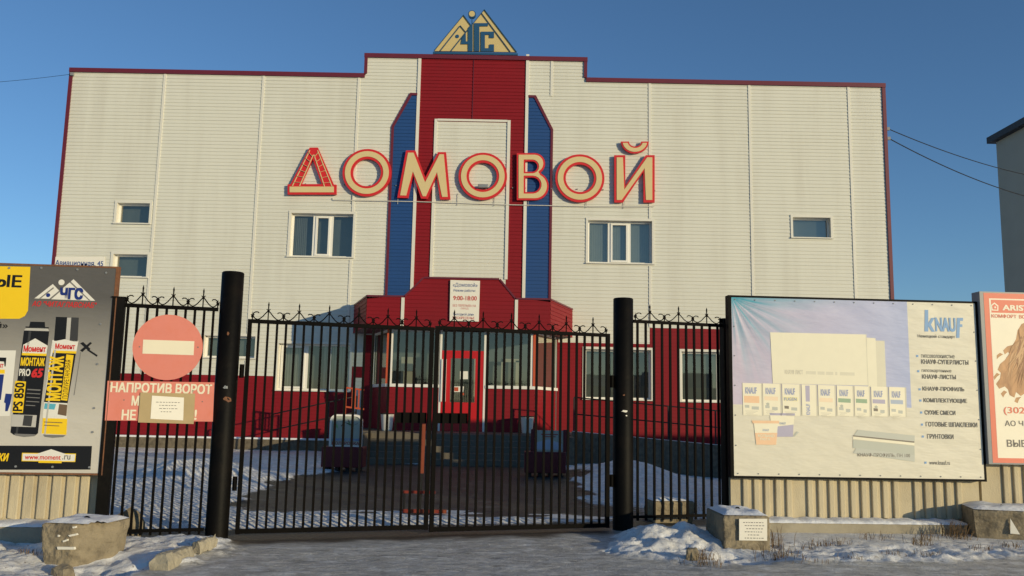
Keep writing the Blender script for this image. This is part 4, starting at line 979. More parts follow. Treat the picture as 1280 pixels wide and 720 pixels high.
lpart('foam_can_picture', [([(65.5, 425), (98, 426), (84, 502), (83, 543), (79, 546), (66, 547), (55, 545.5), (51.5, 542.5), (55, 502)], 'wht', 0), ([(53, 543), (82.5, 543.8), (79, 546.3), (66, 547.3), (56, 546)], 'gry', 3), ([(69, 426), (71.5, 426), (57, 543), (55, 543)], 'lgt', 2.5), ([(70, 396), (98.5, 397), (97, 427), (67.5, 426)], 'dkg', 0), ([(84, 397), (89, 397), (87, 426), (82, 426)], 'lgt', 1), ([(70, 396), (84, 396.5), (81, 426), (67.5, 426)], 'blk', 1),
      ([(66, 440), (95, 441.5), (84.5, 504), (55, 502.5)], 'blk', 1), ([(66.5, 438), (95.5, 439), (95.2, 442), (66, 441)], 'yel', 2), ([(66, 427), (81, 424), (96, 428), (95.5, 438), (66.5, 437)], 'wht', 3), ([(83, 443), (92, 444), (84, 501), (76, 500)], 'yel', 2), ([(53.5, 522.5), (84, 523.5), (83, 543.5), (52, 542)], 'yel', 2), ([(56, 504), (70, 505), (68, 512), (55, 511)], 'teal', 2), ([(74, 505), (84, 506), (83, 520), (72, 518)], 'brn', 2), ([(55, 527), (78, 528), (78, 529), (55, 528)], 'brn', 3), ([(55, 531), (74, 532), (74, 533), (55, 532)], 'brn', 3)],
      [('Момент', (69, 429.5, 94, 436.5), 'redp', 4, .05, 0, False), ('МОНТАЖ', (59.5, 445, 78, 501), 'yel', 3, .06, 0, True), ('ПОЛИУРЕТАНОВАЯ', (80, 450, 86.5, 498), 'blk', 3, .0, 0, True)])
lpart('spray_nozzle', [([(100, 429), (104, 427.5), (113, 436), (111, 439)], 'blk', 0), ([(100, 438), (113, 427.5), (115, 429), (103, 440)], 'blk', 1), ([(110, 436), (122, 444), (121, 446), (109, 438)], 'blk', 1), ([(100.5, 440), (101.3, 440), (93, 494), (92, 494)], 'gry', 0)])
lpart('tube_picture', [([(-30, 438), (20, 438), (12, 520), (-30, 520)], 'wht', 0), ([(-30, 446), (8, 447), (7, 458), (-30, 458)], 'blk', 1), ([(-30, 450), (5, 452), (6, 461), (-30, 461)], 'wht', 2), ([(-30, 462), (6, 462), (6, 467), (-30, 467)], 'yel', 2), ([(-30, 468), (5, 468), (1, 500), (-30, 500)], 'navy', 2), ([(7, 492), (15, 492.5), (13, 504), (9.5, 514), (6.5, 514), (7, 504), (5, 503)], 'navy', 3)], [('Момент', (-20, 453, 4.5, 460), 'redp', 3, .04, 0, False)])
b = MB()
for px, py in ((12, 335), (52, 335), (97, 337), (133, 341), (126, 405), (122, 455), (118, 510), (116, 540), (112, 584), (66, 583.5), (20, 583), (-25, 583), (-30, 335)): u, zz = LB.hit(px, py); b.disc(LB, u, zz, .012, .001, .012, M['greymetal'], 10)
b.build('rivet', None, lt)

# --- wide pale board
kt = thing('billboard', KB.P(1.8, .7), 'wide pale billboard picturing plasterboard, bags and buckets with a list of products', 'billboard', rz=KB.a)
k0, k1 = KB.hit(916, 480)[0], KB.hit(1224, 480)[0]; kz0, kz1 = KB.hit(1076, 597)[1], KB.hit(1066, 375.5)[1]
b = MB(); b.pbox(KB, k0-.045, k0-.002, kz0-.03, kz1+.03, -.14, .0); b.pbox(KB, k1+.002, k1+.035, kz0-.03, kz1+.03, -.14, .0); b.pbox(KB, k0, k1, kz1+.001, kz1+.03, -.14, -.002); b.pbox(KB, k0, k1, kz0-.03, kz0-.001, -.14, -.002); b.build('frame', M['rust'] if False else M['post'], kt)
# cloth banner: gridded sheet with real sag and puckers towards its eyelets
def banner_sheet(pl, u0, u1, z0, z1, nu, nv, amp, seed=0, thick=.01):
    uu = np.linspace(u0, u1, nu); vv = np.linspace(z0, z1, nv); U, Vv = np.meshgrid(uu, vv)
    a = (U-u0)/(u1-u0); c = (Vv-z0)/(z1-z0)
    edge = np.minimum(np.minimum(a, 1-a)*(u1-u0), np.minimum(c, 1-c)*(z1-z0))
    r = np.hypot((U-u0), (z1-Vv)); th = np.arctan2(z1-Vv, U-u0)
    dis = amp*(.5*np.sin(th*26+r*2)*np.exp(-r*1.1)*np.clip(r*4, 0, 1) + .25*np.sin(U*9+Vv*3)*np.exp(-((z1-Vv)*3.5))*np.clip((z1-Vv)*10, 0, 1)+.5*(fbm(U*1.3, Vv*2.3, 3, seed)-.5))
    return U, Vv, np.minimum(.0012, -.0015+dis*np.clip(edge*12, 0, 1)*np.clip(.04+np.exp(-r*2.4)+.8*np.exp(-(z1-Vv)*7), 0, 1))
U, Vv, Dd = banner_sheet(KB, k0, k1, kz0, kz1, 150, 90, .034, 4)
pts = [tuple(KB.P(float(U[j, i]), float(Vv[j, i]), float(Dd[j, i]))) for j in range(90) for i in range(150)]
m_cream = banner_mat('cream_banner', (.70, .66, .54), (.71, .675, .56), 'Z', 0, 2.4)
m_lav = banner_mat('lavender_banner', lin((200, 188, 206)), lin((172, 182, 216)), 'X', -1.8, .8)
n_ = m_lav.node_tree; bs = n_.nodes['Principled BSDF']; src = bs.inputs['Base Color'].links[0].from_socket
def mth(op, a, b_=None, c_=None):
    q = n_.nodes.new('ShaderNodeMath'); q.operation = op
    for i_, v in enumerate((a, b_, c_)):
        if v is None: continue
        if isinstance(v, (int, float)): q.inputs[i_].default_value = v
        else: n_.links.new(v, q.inputs[i_])
    return q.outputs[0]
tcx = n_.nodes.new('ShaderNodeTexCoord'); sep = n_.nodes.new('ShaderNodeSeparateXYZ'); n_.links.new(tcx.outputs['Object'], sep.inputs[0])
dx_ = mth('SUBTRACT', sep.outputs['X'], k0-1.8); dz_ = mth('SUBTRACT', kz1-.7, sep.outputs['Z'])
rad = mth('SQRT', mth('ADD', mth('MULTIPLY', dx_, dx_), mth('MULTIPLY', dz_, dz_))); ang_ = mth('ARCTAN2', dz_, dx_)
cmb = n_.nodes.new('ShaderNodeCombineXYZ'); n_.links.new(mth('MULTIPLY', ang_, 9.0), cmb.inputs[0]); n_.links.new(mth('MULTIPLY', rad, .7), cmb.inputs[1])
nzs = n_.nodes.new('ShaderNodeTexNoise'); nzs.inputs['Scale'].default_value = 1.0; nzs.inputs['Detail'].default_value = 3; n_.links.new(cmb.outputs[0], nzs.inputs['Vector'])
fall = mth('POWER', mth('MAXIMUM', mth('SUBTRACT', 1.0, mth('MULTIPLY', rad, .72)), 0.0), 1.3)
edge_ = mth('POWER', mth('MAXIMUM', mth('SUBTRACT', 1.0, mth('MULTIPLY', dz_, 4.5)), 0.0), 2.0)
edge_ = mth('MULTIPLY', edge_, mth('MAXIMUM', mth('SUBTRACT', 1.0, mth('MULTIPLY', dx_, .5)), 0.0))
fac_ = mth('MINIMUM', mth('ADD', mth('MULTIPLY', fall, mth('MULTIPLY_ADD', nzs.outputs['Fac'], 3.6, -1.25)), mth('MULTIPLY', edge_, .8)), 1.0); fac_ = mth('MAXIMUM', fac_, 0.0)
mxx = n_.nodes.new('ShaderNodeMix'); mxx.data_type = 'RGBA'; n_.links.new(fac_, mxx.inputs['Factor']); n_.links.new(src, mxx.inputs['A']); mxx.inputs['B'].default_value = lin((70, 155, 178))+(1,); n_.links.new(mxx.outputs['Result'], bs.inputs['Base Color'])
lav = KB.pts([(900, 366), (1131.5, 366), (1140.5, 512), (919, 507), (900, 507)])
ulav = KB.hit(1135, 440)[0]; zlav = KB.hit(1020, 509)[1]
b = MB(); fa, fb = [], []
for j in range(89):
    for i in range(149):
        q = (j*150+i, j*150+i+1, (j+1)*150+i+1, (j+1)*150+i)
        uc, vc = U[j, i], Vv[j, i]; (fb if (uc < ulav and vc > zlav) else fa).append(q)
b.add(pts, fa, m_cream); b.add(pts, fb, m_lav); b.build('banner', None, kt, smooth=True)
for k, c in dict(pan=(232, 226, 202), pan2=(216, 211, 190), kblue=(120, 160, 205), kink=(95, 92, 88), bag=(238, 231, 206), kor=(238, 198, 160), kor2=(240, 218, 188), kyel=(232, 222, 165), kpur=(178, 173, 194), kgrn=(150, 175, 146), kblu2=(172, 184, 202), kgry=(185, 188, 176), kgry2=(190, 192, 182), kdk=(125, 118, 108), ktxt=(150, 160, 195), bshade=(205, 200, 182)).items(): P(k, *c)
def E_(i): return .0018+.0005*i
def kpart(name, items, texts=()):
    b = MB()
    for px, k, i in items: b.flat(KB, px, E_(i), M[k], .0003)
    for st, bx, k, i, bo_, sh, rt in texts: b.text(KB, st, bx, E_(i)+.0003, M[k], bo_, sh, rt)
    return b.build(name, None, kt)
c1 = lambda l: [(900+x/3.0, 360+y/3.0) for x, y in l]
c8 = lambda l: [(910+x/5.12, 460+y/5.12) for x, y in l]
def b1(x0, y0, x1, y1): return (900+x0/3, 360+y0/3, 900+x1/3, 360+y1/3)
kpart('plasterboard_picture', [(c1([(583, 197), (617, 198), (624, 372), (590, 370)]), 'pan2', 0), (c1([(550, 186), (583, 188), (590, 372), (556, 370)]), 'pan', 1), (c1([(188, 166), (548, 174), (556, 366), (198, 358)]), 'pan', 2), (c1([(546, 174), (549, 174), (557, 366), (554, 366)]), 'pan2', 3)],
      [('КНАУФ ЛИСТ', b1(243, 306, 311, 324), 'bshade', 3, .02, 0, False)])
for xa, xb in ((322, 360), (366, 392), (398, 425), (432, 440), (450, 505)): kpart('faint_print', [(c1([(xa, 309+(xa-243)*.03), (xb, 309+(xb-243)*.03), (xb, 321+(xb-243)*.03), (xa, 321+(xa-243)*.03)]), 'pan2', 3)])
for i, (xa, xb, st_, kx) in enumerate(((92, 220, 'kor', 1), (222, 340, 'kor2', 1), (345, 465, 'kyel', 1), (470, 570, 'kpur', 0), (575, 690, 'kor2', 1), (695, 805, 'kgrn', 1), (808, 910, 'kgrn', 1), (915, 1025, 'kpur', 1), (1030, 1140, 'kblu2', 1))):
    dy = i*3.2; y0 = 95+dy; y1 = 300+dy*.3
    it = [(c8([(xa, y0), (xb, y0+4), (xb+6, y1+6), (xa+5, y1)]), 'bag', 4+(i % 2)*.5), (c8([(xb-9, y0+4), (xb, y0+4), (xb+6, y1+6), (xb-3, y1+6)]), 'bshade', 5)]
    tx = []
    if kx:
        it.append((c8([(xa+10, y0+82), (xb-20, y0+86), (xb-19, y0+(130 if i == 0 else 112)), (xa+11, y0+(126 if i == 0 else 108))]), st_, 5))
        it.append((c8([(xa+16, y0+140), (xa+44, y0+142), (xa+45, y0+160), (xa+17, y0+158)]), 'kdk' if i in (2, 7) else 'kgry2', 5))
        it.append((c8([(xa+60, y0+150), (xb-22, y0+152), (xb-22, y0+172), (xa+60, y0+170)]), 'kgry2', 5))
        for q in range(4): it.append((c8([(xa+18+7*q % 11, y0+178+8*q-(8 if i % 2 else 0)), (xb-30-13*(q % 3), y0+180+8*q-(8 if i % 2 else 0)), (xb-30-13*(q % 3), y0+183+8*q-(8 if i % 2 else 0)), (xa+18+7*q % 11, y0+181+8*q-(8 if i % 2 else 0))]), 'bshade', 5))
        if i % 2: it.append((c8([(xa+22, y0+128), (xa+34, y0+122), (xa+44, y0+130), (xa+40, y0+142), (xa+26, y0+142)]), 'kgry', 6))
        tx.append(('KNAUF', (910+(xa+18)/5.12, 460+(y0+28)/5.12, 910+(xb-36)/5.12, 460+(y0+70)/5.12), 'ktxt', 5, .05, 0, False))
        if i == 2: tx.append(('FUGEN', (910+(xa+14)/5.12, 460+(y0+88)/5.12, 910+(xb-26)/5.12, 460+(y0+108)/5.12), 'ktxt', 6, .04, 0, False))
    else:
        it.append((c8([(xa+24, y0+8), (xa+52, y0+8), (xa+54, y0+110), (xa+28, y0+110)]), 'kpur', 5)); tx.append(('KNAUF', (910+(xa+30)/5.12, 460+(y0+125)/5.12, 910+(xa+56)/5.12, 460+(y0+195)/5.12), 'ktxt', 5, .04, 0, True))
    kpart('bag_picture', it, tx)
kpart('bucket_picture', [(c8([(268, 300), (425, 300), (416, 440), (284, 440)]), 'bag', 4), (c8([(266, 288), (428, 290), (428, 304), (268, 302)]), 'kpur', 5), (c8([(278, 378), (420, 362), (416, 440), (284, 440)]), 'kpur', 5), (c8([(416, 440), (440, 405), (455, 412), (425, 440)]), 'kgry2', 3)], [('KNAUF', (910+330/5.12, 460+347/5.12, 910+370/5.12, 460+362/5.12), 'kblu2', 6, .03, 0, False)])
kpart('bucket_picture', [(c8([(165, 350), (320, 350), (308, 492), (180, 490)]), 'bag', 6), (c8([(152, 336), (326, 338), (328, 355), (158, 354)]), 'kor', 7), (c8([(172, 415), (316, 415), (308, 492), (182, 490)]), 'kor', 7)], [('KNAUF', (910+222/5.12, 460+390/5.12, 910+262/5.12, 460+405/5.12), 'kblu2', 7, .03, 0, False), ('ROTBAND', (910+192/5.12, 460+425/5.12, 910+298/5.12, 460+443/5.12), 'pan', 8, .04, 0, False), ('PASTA', (910+205/5.12, 460+448/5.12, 910+270/5.12, 460+463/5.12), 'pan', 8, .04, 0, False)])
kpart('profile_picture', [(c8([(830, 395), (1195, 432), (1195, 470), (805, 432)]), 'kgry2', 2), (c8([(800, 430), (1193, 470), (1193, 478), (800, 437)]), 'kdk', 3), (c8([(800, 440), (1193, 480), (1193, 496), (800, 455)]), 'bag', 3), (c8([(800, 458), (1193, 498), (1195, 560), (800, 512)]), 'kgry', 3), (c8([(820, 512), (1195, 558), (1195, 600), (800, 545)]), 'kgry2', 4)], [('КНАУФ-ПРОФИЛЬ, ПН 100', (910+830/5.12, 460+545/5.12, 910+1165/5.12, 460+572/5.12), 'kdk', 5, .01, 0, False)])
kpart('logo', [(c1([(768, 82), (781, 82), (781, 163), (767, 163)]), 'kblue', 0), (c1([(781, 132), (793, 112), (805, 112), (791, 137), (806, 164), (794, 164), (781, 143)]), 'kblue', 1), (c1([(889, 112), (901, 112), (898, 187), (886, 187)]), 'kblue', 0), (c1([(900, 112), (912, 112), (911, 123), (900, 123)]), 'kblue', 1), (c1([(899, 136), (909, 136), (909, 146), (899, 146)]), 'kblue', 1)], [('NAU', b1(807, 111, 884, 164), 'kblue', 1, .06, 0, False)])
lines = [('Немецкий стандарт', b1(742, 175, 882, 190), .01), ('гипсоволокнистые', b1(755, 250, 880, 263), 0), ('КНАУФ-СУПЕРЛИСТЫ', b1(755, 268, 932, 287), .03), ('гипсокартонные', b1(757, 306, 868, 319), 0), ('КНАУФ-ЛИСТЫ', b1(758, 324, 885, 342), .03), ('КНАУФ-ПРОФИЛЬ', b1(760, 370, 916, 387), .03), ('КОМПЛЕКТУЮЩИЕ', b1(764, 414, 927, 433), .03), ('СУХИЕ СМЕСИ', b1(768, 459, 883, 476), .03), ('ГОТОВЫЕ ШПАКЛЕВКИ', b1(772, 503, 965, 521), .03), ('ГРУНТОВКИ', b1(777, 548, 876, 566), .03), ('www.knauf.ru', b1(785, 647, 862, 663), 0)]
for st, bx, bo_ in lines: kpart('lettering', [], [(st, bx, 'kink', 1, bo_, 0, False)])
for x, y in ((740, 255), (744, 312), (749, 380), (752, 422), (755, 467), (758, 512), (761, 557), (771, 655)): b = MB(); b.flat(KB, c1([(x-4, y-4), (x+4, y-4), (x+4, y+4), (x-4, y+4)]), E_(1), M['kblue']); b.build('bullet', None, kt)
b = MB()
for k in range(13):
    for zz in (kz1-.03, kz0+.03): b.disc(KB, k0+.05+(k1-k0-.1)*k/12, zz, .009, -.01, .006, M['greymetal'], 8)
for k in range(1, 6):
    for uu in (k0+.03, k1-.03): b.disc(KB, uu, kz0+(kz1-kz0)*k/6, .009, -.01, .006, M['greymetal'], 8)
b.build('rivet', None, kt)

# --- red bordered poster board at the right
AB = Plane(KB.o.x, KB.o.y, KB.a)
a0 = AB.hit(1235, 470, .06)[0]; az1 = AB.hit(1226, 366, .06)[1]; az0 = AB.hit(1247, 578.5, .06)[1]; a1 = a0+3.4  # width beyond the view is stretched to shade the porch steps
at_ = thing('poster_board', AB.P((a0+a1)/2, az0), 'tall poster board with red border and curly brown hair picture', 'billboard', rz=KB.a)
b = MB(); b.pbox(AB, a0-.055, a1, az0-.02, az1+.02, -.13, .06); b.build('frame', M['greymetal'], at_)
for k, c in dict(ared=(222, 120, 95), awht=(238, 230, 208), ahair=(176, 132, 92), ahair2=(150, 105, 72), ahair3=(200, 160, 118), askin=(226, 190, 155), agry=(110, 105, 100)).items(): P(k, *c)
def A_(i): return .062+.0010*i
def arect(u0, z0, u1, z1, k, i, name): b = MB(); b.prism(AB, [(u0, z0), (u1, z0), (u1, z1), (u0, z1)], A_(i)-.0012, A_(i), M[k]); return b.build(name, None, at_)
arect(a0, az0, a1, az1, 'ared', 0, 'red_border'); arect(a0+.075, az0+.065, a1-.075, az1-.075, 'awht', 1, 'white_sheet')
hb0 = AB.hit(1250, 391, .06)[1]; hb1 = AB.hit(1250, 375, .06)[1]
arect(a0+.10, hb0, a1-.10, hb1, 'ared', 2, 'header_band')
def apt(st, px, y0, y1, wid, k, i, bo_=.03):
    u0, zt_ = AB.hit(px, y0, .06); zb2 = AB.hit(px, y1, .06)[1]; b = MB(); b.text(AB, st, (u0, zb2, u0+wid, zt_), A_(i)+.0006, M[k], bo_, px=False); b.build('lettering', None, at_)
apt('ARISTON', 1252.5, 381, 388, .62, 'awht', 3, .05); apt('КОМФОРТ', 1239, 392.5, 397.3, .36, 'ared', 3); apt('ВО', 1273.5, 393.5, 398.3, .09, 'ared', 3)
apt('(3022)', 1254, 508.5, 519, .44, 'ared', 3, .02); apt('АО ЧИТАГЛАВСНАБ', 1255.5, 525.5, 532.5, 1.1, 'agry', 3, .02); apt('ВЫБ', 1258, 549.5, 558.5, .28, 'agry', 3, .03)
b = MB()
for a in range(1): 
    b.flat(AB, [(1238.5, 381.5), (1243, 378), (1248, 382), (1248, 388.5), (1239.5, 388)], A_(3), M['awht']); b.flat(AB, [(1240, 382.3), (1243, 379.8), (1246.6, 382.8), (1246.6, 387.2), (1241, 386.8)], A_(4), M['ared']); b.disc(AB, *AB.hit(1243.6, 384.2, .06), .014, A_(3), A_(5), M['awht'], 12)
b.build('house_logo', None, at_)
hm = mat('print_hair', lin((188, 142, 98)), .5, .45, 5, stretch=(2.2, 1, .9), stain=lin((140, 96, 62)), stain_amt=.8, stain_scale=4)
def hpoly(px, d, m_): b = MB(); b.flat(AB, px, d, m_); return b
b = hpoly([(1284, 402), (1277, 405), (1272, 413), (1270, 424), (1266, 431), (1259, 433), (1254, 438), (1256, 443), (1260, 440), (1262, 442), (1256, 450), (1250, 455), (1247, 462), (1251, 466), (1250, 473), (1245, 480), (1249, 486), (1256, 483), (1260, 487), (1262, 494), (1268, 497), (1270, 490), (1276, 495), (1284, 490), (1296, 499), (1310, 492), (1330, 470), (1334, 430), (1322, 408), (1302, 398)], A_(2), hm); b.build('hair_picture', None, at_)
b = hpoly([(1290, 425), (1300, 417), (1314, 422), (1319, 440), (1314, 460), (1303, 470), (1293, 458), (1288, 440)], A_(3), M['askin']); b.build('face_picture', None, at_)
b = MB()
for px in ([(1250, 441), (1246, 444), (1246, 449), (1249, 446), (1254, 443)], [(1246, 466), (1242, 471), (1243, 475), (1246, 471), (1250, 468)], [(1255, 488), (1251, 492), (1254, 497), (1256, 493), (1259, 490)], [(1270, 497), (1268, 502), (1272, 504), (1274, 499), (1277, 496)]): b = MB(); b.flat(AB, px, A_(2), hm); b.build('curl_picture', None, at_)

shade_board = thing('billboard', KB.P(ujo+6.2, .7), 'tall plain cream board added out of view to shade the yard', 'billboard', rz=KB.a)  # invented board outside the view, added to cast shade on yard and porch
b = MB(); b.pbox(KB, ujo+3.75, ujo+16.2, .62, 4.2, -.13, -.03); b.build('frame', M['post'], shade_board)
b = MB(); b.pbox(KB, ujo+3.8, ujo+16.15, .67, 4.15, -.029, .0); b.build('banner', m_cream, shade_board)

b = MB(); rr = random.Random(21)
for k in range(40):
    x0, y0 = rr.uniform(1274, 1312), rr.uniform(404, 432); x1, y1 = rr.uniform(1254, 1284), rr.uniform(446, 486); wv = rr.uniform(1.2, 2.6); f0 = rr.uniform(0, 6); n = 14; pl_, pr_ = [], []
    for q in range(n+1):
        t_ = q/n; px_ = x0+(x1-x0)*t_**.7+wv*math.sin(f0+t_*9); py_ = y0+(y1-y0)*t_; w_ = .9*math.sin(math.pi*min(1, t_+.08))+.1; pl_.append((px_-w_, py_)); pr_.append((px_+w_, py_))
    uvp = AB.pts(pl_+pr_[::-1], A_(3)); d_ = A_(3)+.00008*k
    vs = [AB.P(u, zz, d_) for u, zz in uvp]; m_ = len(vs); b.add(vs, [(q, q+1, m_-2-q, m_-1-q) for q in range(n)], M[rr.choice(['ahair', 'ahair2', 'ahair3'])])
b.build('strand_picture', None, at_)

# ------------------------------------------------------------------ street-side blocks, stones, notices
def loop_(x, y, z, r, t, ang=0, name='lifting_loop'):
    b = MB(); b.tube([(x+r*math.cos(R_(a))*math.cos(ang), y+r*math.cos(R_(a))*math.sin(ang), z-.02+r*1.3*math.sin(R_(a))) for a in range(0, 181, 20)], .009, 6); b.build(name, M['post'], t, smooth=True)
def block(cx, cy, ang, w, dp, z0, z1, flare, label, chips=5, snow=.03, name='concrete_block', group=None, cut=0.0):
    t = thing(name, (cx, cy, z0), label, 'block', group, rz=ang)
    Mx = Matrix.Translation((cx, cy, 0)) @ Matrix.Rotation(ang, 4, 'Z')
    bm_ = MB(); n = 10
    def ring(s, z, j=0.0):
        a, c = w/2*s, dp/2*s; k = cut*s
        base = [(-a, -c), (a-k, -c), (a, -c+k), (a, c), (-a, c)] if cut else [(-a, -c), (a, -c), (a, c), (-a, c)]
        return [Mx @ Vector((x+random.uniform(-j, j), y+random.uniform(-j, j), z+random.uniform(-j, j)*.6)) for x, y in base]
    rings = [ring(1-flare, z0, .02), ring(1-flare*.55, z0+(z1-z0)*.5, .008), ring(1-.01, z1-.03, .008), ring(.965, z1, .006)]
    k = len(rings[0]); vs = [v for r in rings for v in r]; fs = []
    for i in range(3): fs += [(i*k+q, i*k+(q+1) % k, (i+1)*k+(q+1) % k, (i+1)*k+q) for q in range(k)]
    fs += [tuple(range(k-1, -1, -1)), tuple(3*k+q for q in range(k))]
    bm_.add(vs, fs); o = bm_.build('block', M['conc_dark'], t, bevel=.02)
    s = o.modifiers.new('sub', 'SUBSURF'); s.subdivision_type = 'SIMPLE'; s.levels = 4; s.render_levels = 4
    tx = bpy.data.textures.new('chip', 'CLOUDS'); tx.noise_scale = .07; tx.noise_depth = 4; dm = o.modifiers.new('chip', 'DISPLACE'); dm.texture = tx; dm.strength = .035; dm.mid_level = .5; dm.texture_coords = 'GLOBAL'
    if snow:
        b = MB(); nn = 14; vs = []; fs = []
        for j in range(nn+1):
            for i in range(nn+1):
                u, v = i/nn, j/nn; e = min(u, 1-u, v, 1-v); h = snow*min(1, e*7)*(.6+.8*vnoise(np.array([u*5+cx]), np.array([v*5]), 3)[0])
                vs.append(Mx @ Vector(((u-.5)*w*.95*(1 if not cut else 1), (v-.5)*dp*.95, z1+.006+h)))
        for j in range(nn):
            for i in range(nn):
                if cut and (i/nn-(j/nn)) > .72: continue
                q = j*(nn+1)+i; fs.append((q, q+1, q+nn+2, q+nn+1))
        b.add(vs, fs); b.build('snow_cap', M['snow'], t, smooth=True)
    return t, Mx
# left block, wider at its top
gx, gy, _ = gnd(90, 706)
lbk, Mx = block(gx-.02, gy+.28, R_(-6), .62, .54, -.12, .375, .13, 'flared concrete block with white smears left of the gate', cut=.30)
loop_(*(Mx @ Vector((.02, -.05, 0)))[:2], .395, .035, lbk, R_(10))
FB = Plane(gx-.02, gy+.28, R_(-6))
b = MB()
for px in ([(71, 683.5), (92, 684), (93, 687), (72, 687)], [(78, 676), (84, 674), (84.5, 676), (79, 678)], [(85, 669), (95, 667), (96, 669), (87, 671)], [(72, 668.5), (74.5, 669), (74, 671), (72, 671)], [(90, 658.5), (94, 658), (94, 660), (91, 660.5)]):
    b.flat(FB, px, .276, M['paper'], .03)
b.build('white_smear', None, lbk)
rock_specs = [((78, 706), .11, .16, 'brown stone lying against the foot of the flared concrete block')]
def rock(px, py, r, h, label, name='stone', mt_=None, z=None, stretch=(1, 1), ang=0, yy=None, cat='stone'):
    if yy is None: x, y, _ = gnd(px, py)
    else: x, y = px, py
    g = hz(x, y); t = thing(name, (x, y, g), label, cat)
    b = MB(); n = 12; m_ = 7; vs = []; fs = []; sd = int(abs(x)*100)+3
    for j in range(m_+1):
        ph_ = math.pi*j/m_
        for i in range(n):
            a = 2*math.pi*i/n; q = 1+.5*(vnoise(np.array([3+1.6*math.cos(a)*math.sin(ph_)+sd]), np.array([3+1.6*math.sin(a)*math.sin(ph_)+1.3*math.cos(ph_)]), 9)[0]-.5)
            X_, Y_ = r*q*math.sin(ph_)*math.cos(a)*stretch[0], r*q*math.sin(ph_)*math.sin(a)*stretch[1]
            vs.append((x+X_*math.cos(ang)-Y_*math.sin(ang), y+X_*math.sin(ang)+Y_*math.cos(ang), g+h*.42+h*.6*q*math.cos(ph_)))
    for j in range(m_): fs += [(j*n+i, j*n+(i+1) % n, (j+1)*n+(i+1) % n, (j+1)*n+i) for i in range(n)]
    b.add(vs, fs); b.build('stone', mt_ or M['conc_dark'], t)
    return t
rock(78, 713, .10, .14, 'brown stone lying against the foot of the flared concrete block')
# broken kerb piece: octagonal bar lying towards the gate post
def kerb(p0, p1, r, label):
    a = Vector(p0); c = Vector(p1); t = thing('kerb_stone', a, label, 'kerb stone', 'broken kerb stones in the left snow')
    d = (c-a); n_ = 10; u_ = d.normalized(); sd_ = Vector((-u_.y, u_.x, 0)).normalized(); b = MB(); vs = []; fs = []
    prof = [(-1, -1), (1, -1), (1.02, .25), (.55, .95), (-.6, 1.0), (-1.0, .4)]; rr = random.Random(int(r*1000))
    for k in range(n_+1):
        f = k/n_; q = 1-.12*f
        for x, z in prof: vs.append(a+d*f+sd_*(x*r*q+rr.uniform(-.010, .010))+Vector((0, 0, z*r*q+rr.uniform(-.010, .010)))+(u_*rr.uniform(-.05, .03) if k in (0, n_) else Vector()))
    m_ = len(prof)
    for k in range(n_): fs += [(k*m_+i, k*m_+(i+1) % m_, (k+1)*m_+(i+1) % m_, (k+1)*m_+i) for i in range(m_)]
    fs += [tuple(range(m_-1, -1, -1)), tuple(n_*m_+i for i in range(m_))]
    b.add(vs, fs); o = b.build('stone', M['asph_con'], t, bevel=.008)
    s_ = o.modifiers.new('sub', 'SUBSURF'); s_.subdivision_type = 'SIMPLE'; s_.levels = 2; s_.render_levels = 2
    tx = bpy.data.textures.new('chip', 'CLOUDS'); tx.noise_scale = .05; tx.noise_depth = 3; dm = o.modifiers.new('chip', 'DISPLACE'); dm.texture = tx; dm.strength = .025; dm.texture_coords = 'GLOBAL'
ka = gnd(199, 706, .05); kb = gnd(234, 694, .03); kerb(ka, kb, .098, 'pale broken kerb stone lying in the snow, the longer of two')
ka = gnd(246, 684, .1); kb = gnd(266, 676, .12); kerb(ka, kb, .06, 'short broken kerb stone at the foot of the left gate post')
# right block with the notice
gx, gy, _ = gnd(930, 689)
w_ = .54; rbk, Mx = block(gx+.02, gy+.38, R_(2), w_, .78, -.08, .39, .02, 'squared concrete block with a paper notice right of the gate', snow=.035)
loop_(*(Mx @ Vector((.02, .02, 0)))[:2], .42, .03, rbk, R_(0))
RB = Plane(gx+.02, gy+.38, R_(2))
pn2 = thing('paper_notice', RB.P(.06, .1, .42), 'white paper notice stuck on the squared concrete block', 'notice', rz=R_(2))
b = MB(); b.flat(RB, [(924, 648.5), (959, 648.5), (959, 676), (924, 675.5)], .418, M['paper'], .004); b.build('sheet', None, pn2)
b = MB()
for i, (xa, xb) in enumerate(((929, 955), (931, 953), (933, 951.5), (931, 953), (935, 948), (931, 953))):
    u0, z0 = RB.hit(xa, 653.5+3.9*i, .42); u1, _ = RB.hit(xb, 653.5+3.9*i, .42); x = u0; rr = random.Random(i+9)
    while x < u1: w2 = rr.uniform(.012, .03); b.prism(RB, [(x, z0), (x+w2, z0), (x+w2, z0+.008), (x, z0+.008)], .4185, .4193, M['inkgrey']); x += w2+.011
b.build('lettering', None, pn2)
gx, gy, _ = gnd(1252, 676)
frb, Mx = block(gx+.30, gy+.45, R_(-14), .95, .8, -.08, .36, .12, 'flared concrete block with a white triangle at the right edge', snow=.04, cut=.001)
loop_(*(Mx @ Vector((-.05, -.1, 0)))[:2], .38, .035, frb, R_(20))
FR = Plane(gx+.30, gy+.45, R_(-14)); b = MB(); b.flat(FR, [(1263, 648), (1275, 668), (1263, 667)], .405, M['paper'], .004); b.build('white_triangle', None, frb)
sx_, sy_, _ = gnd(867, 703); t, Mx = block(sx_, sy_+.09, R_(-8), .12, .16, -.05, .125, .02, 'small broken concrete stub beside the dry grass in the right snow heap', snow=0, name='concrete_stub')
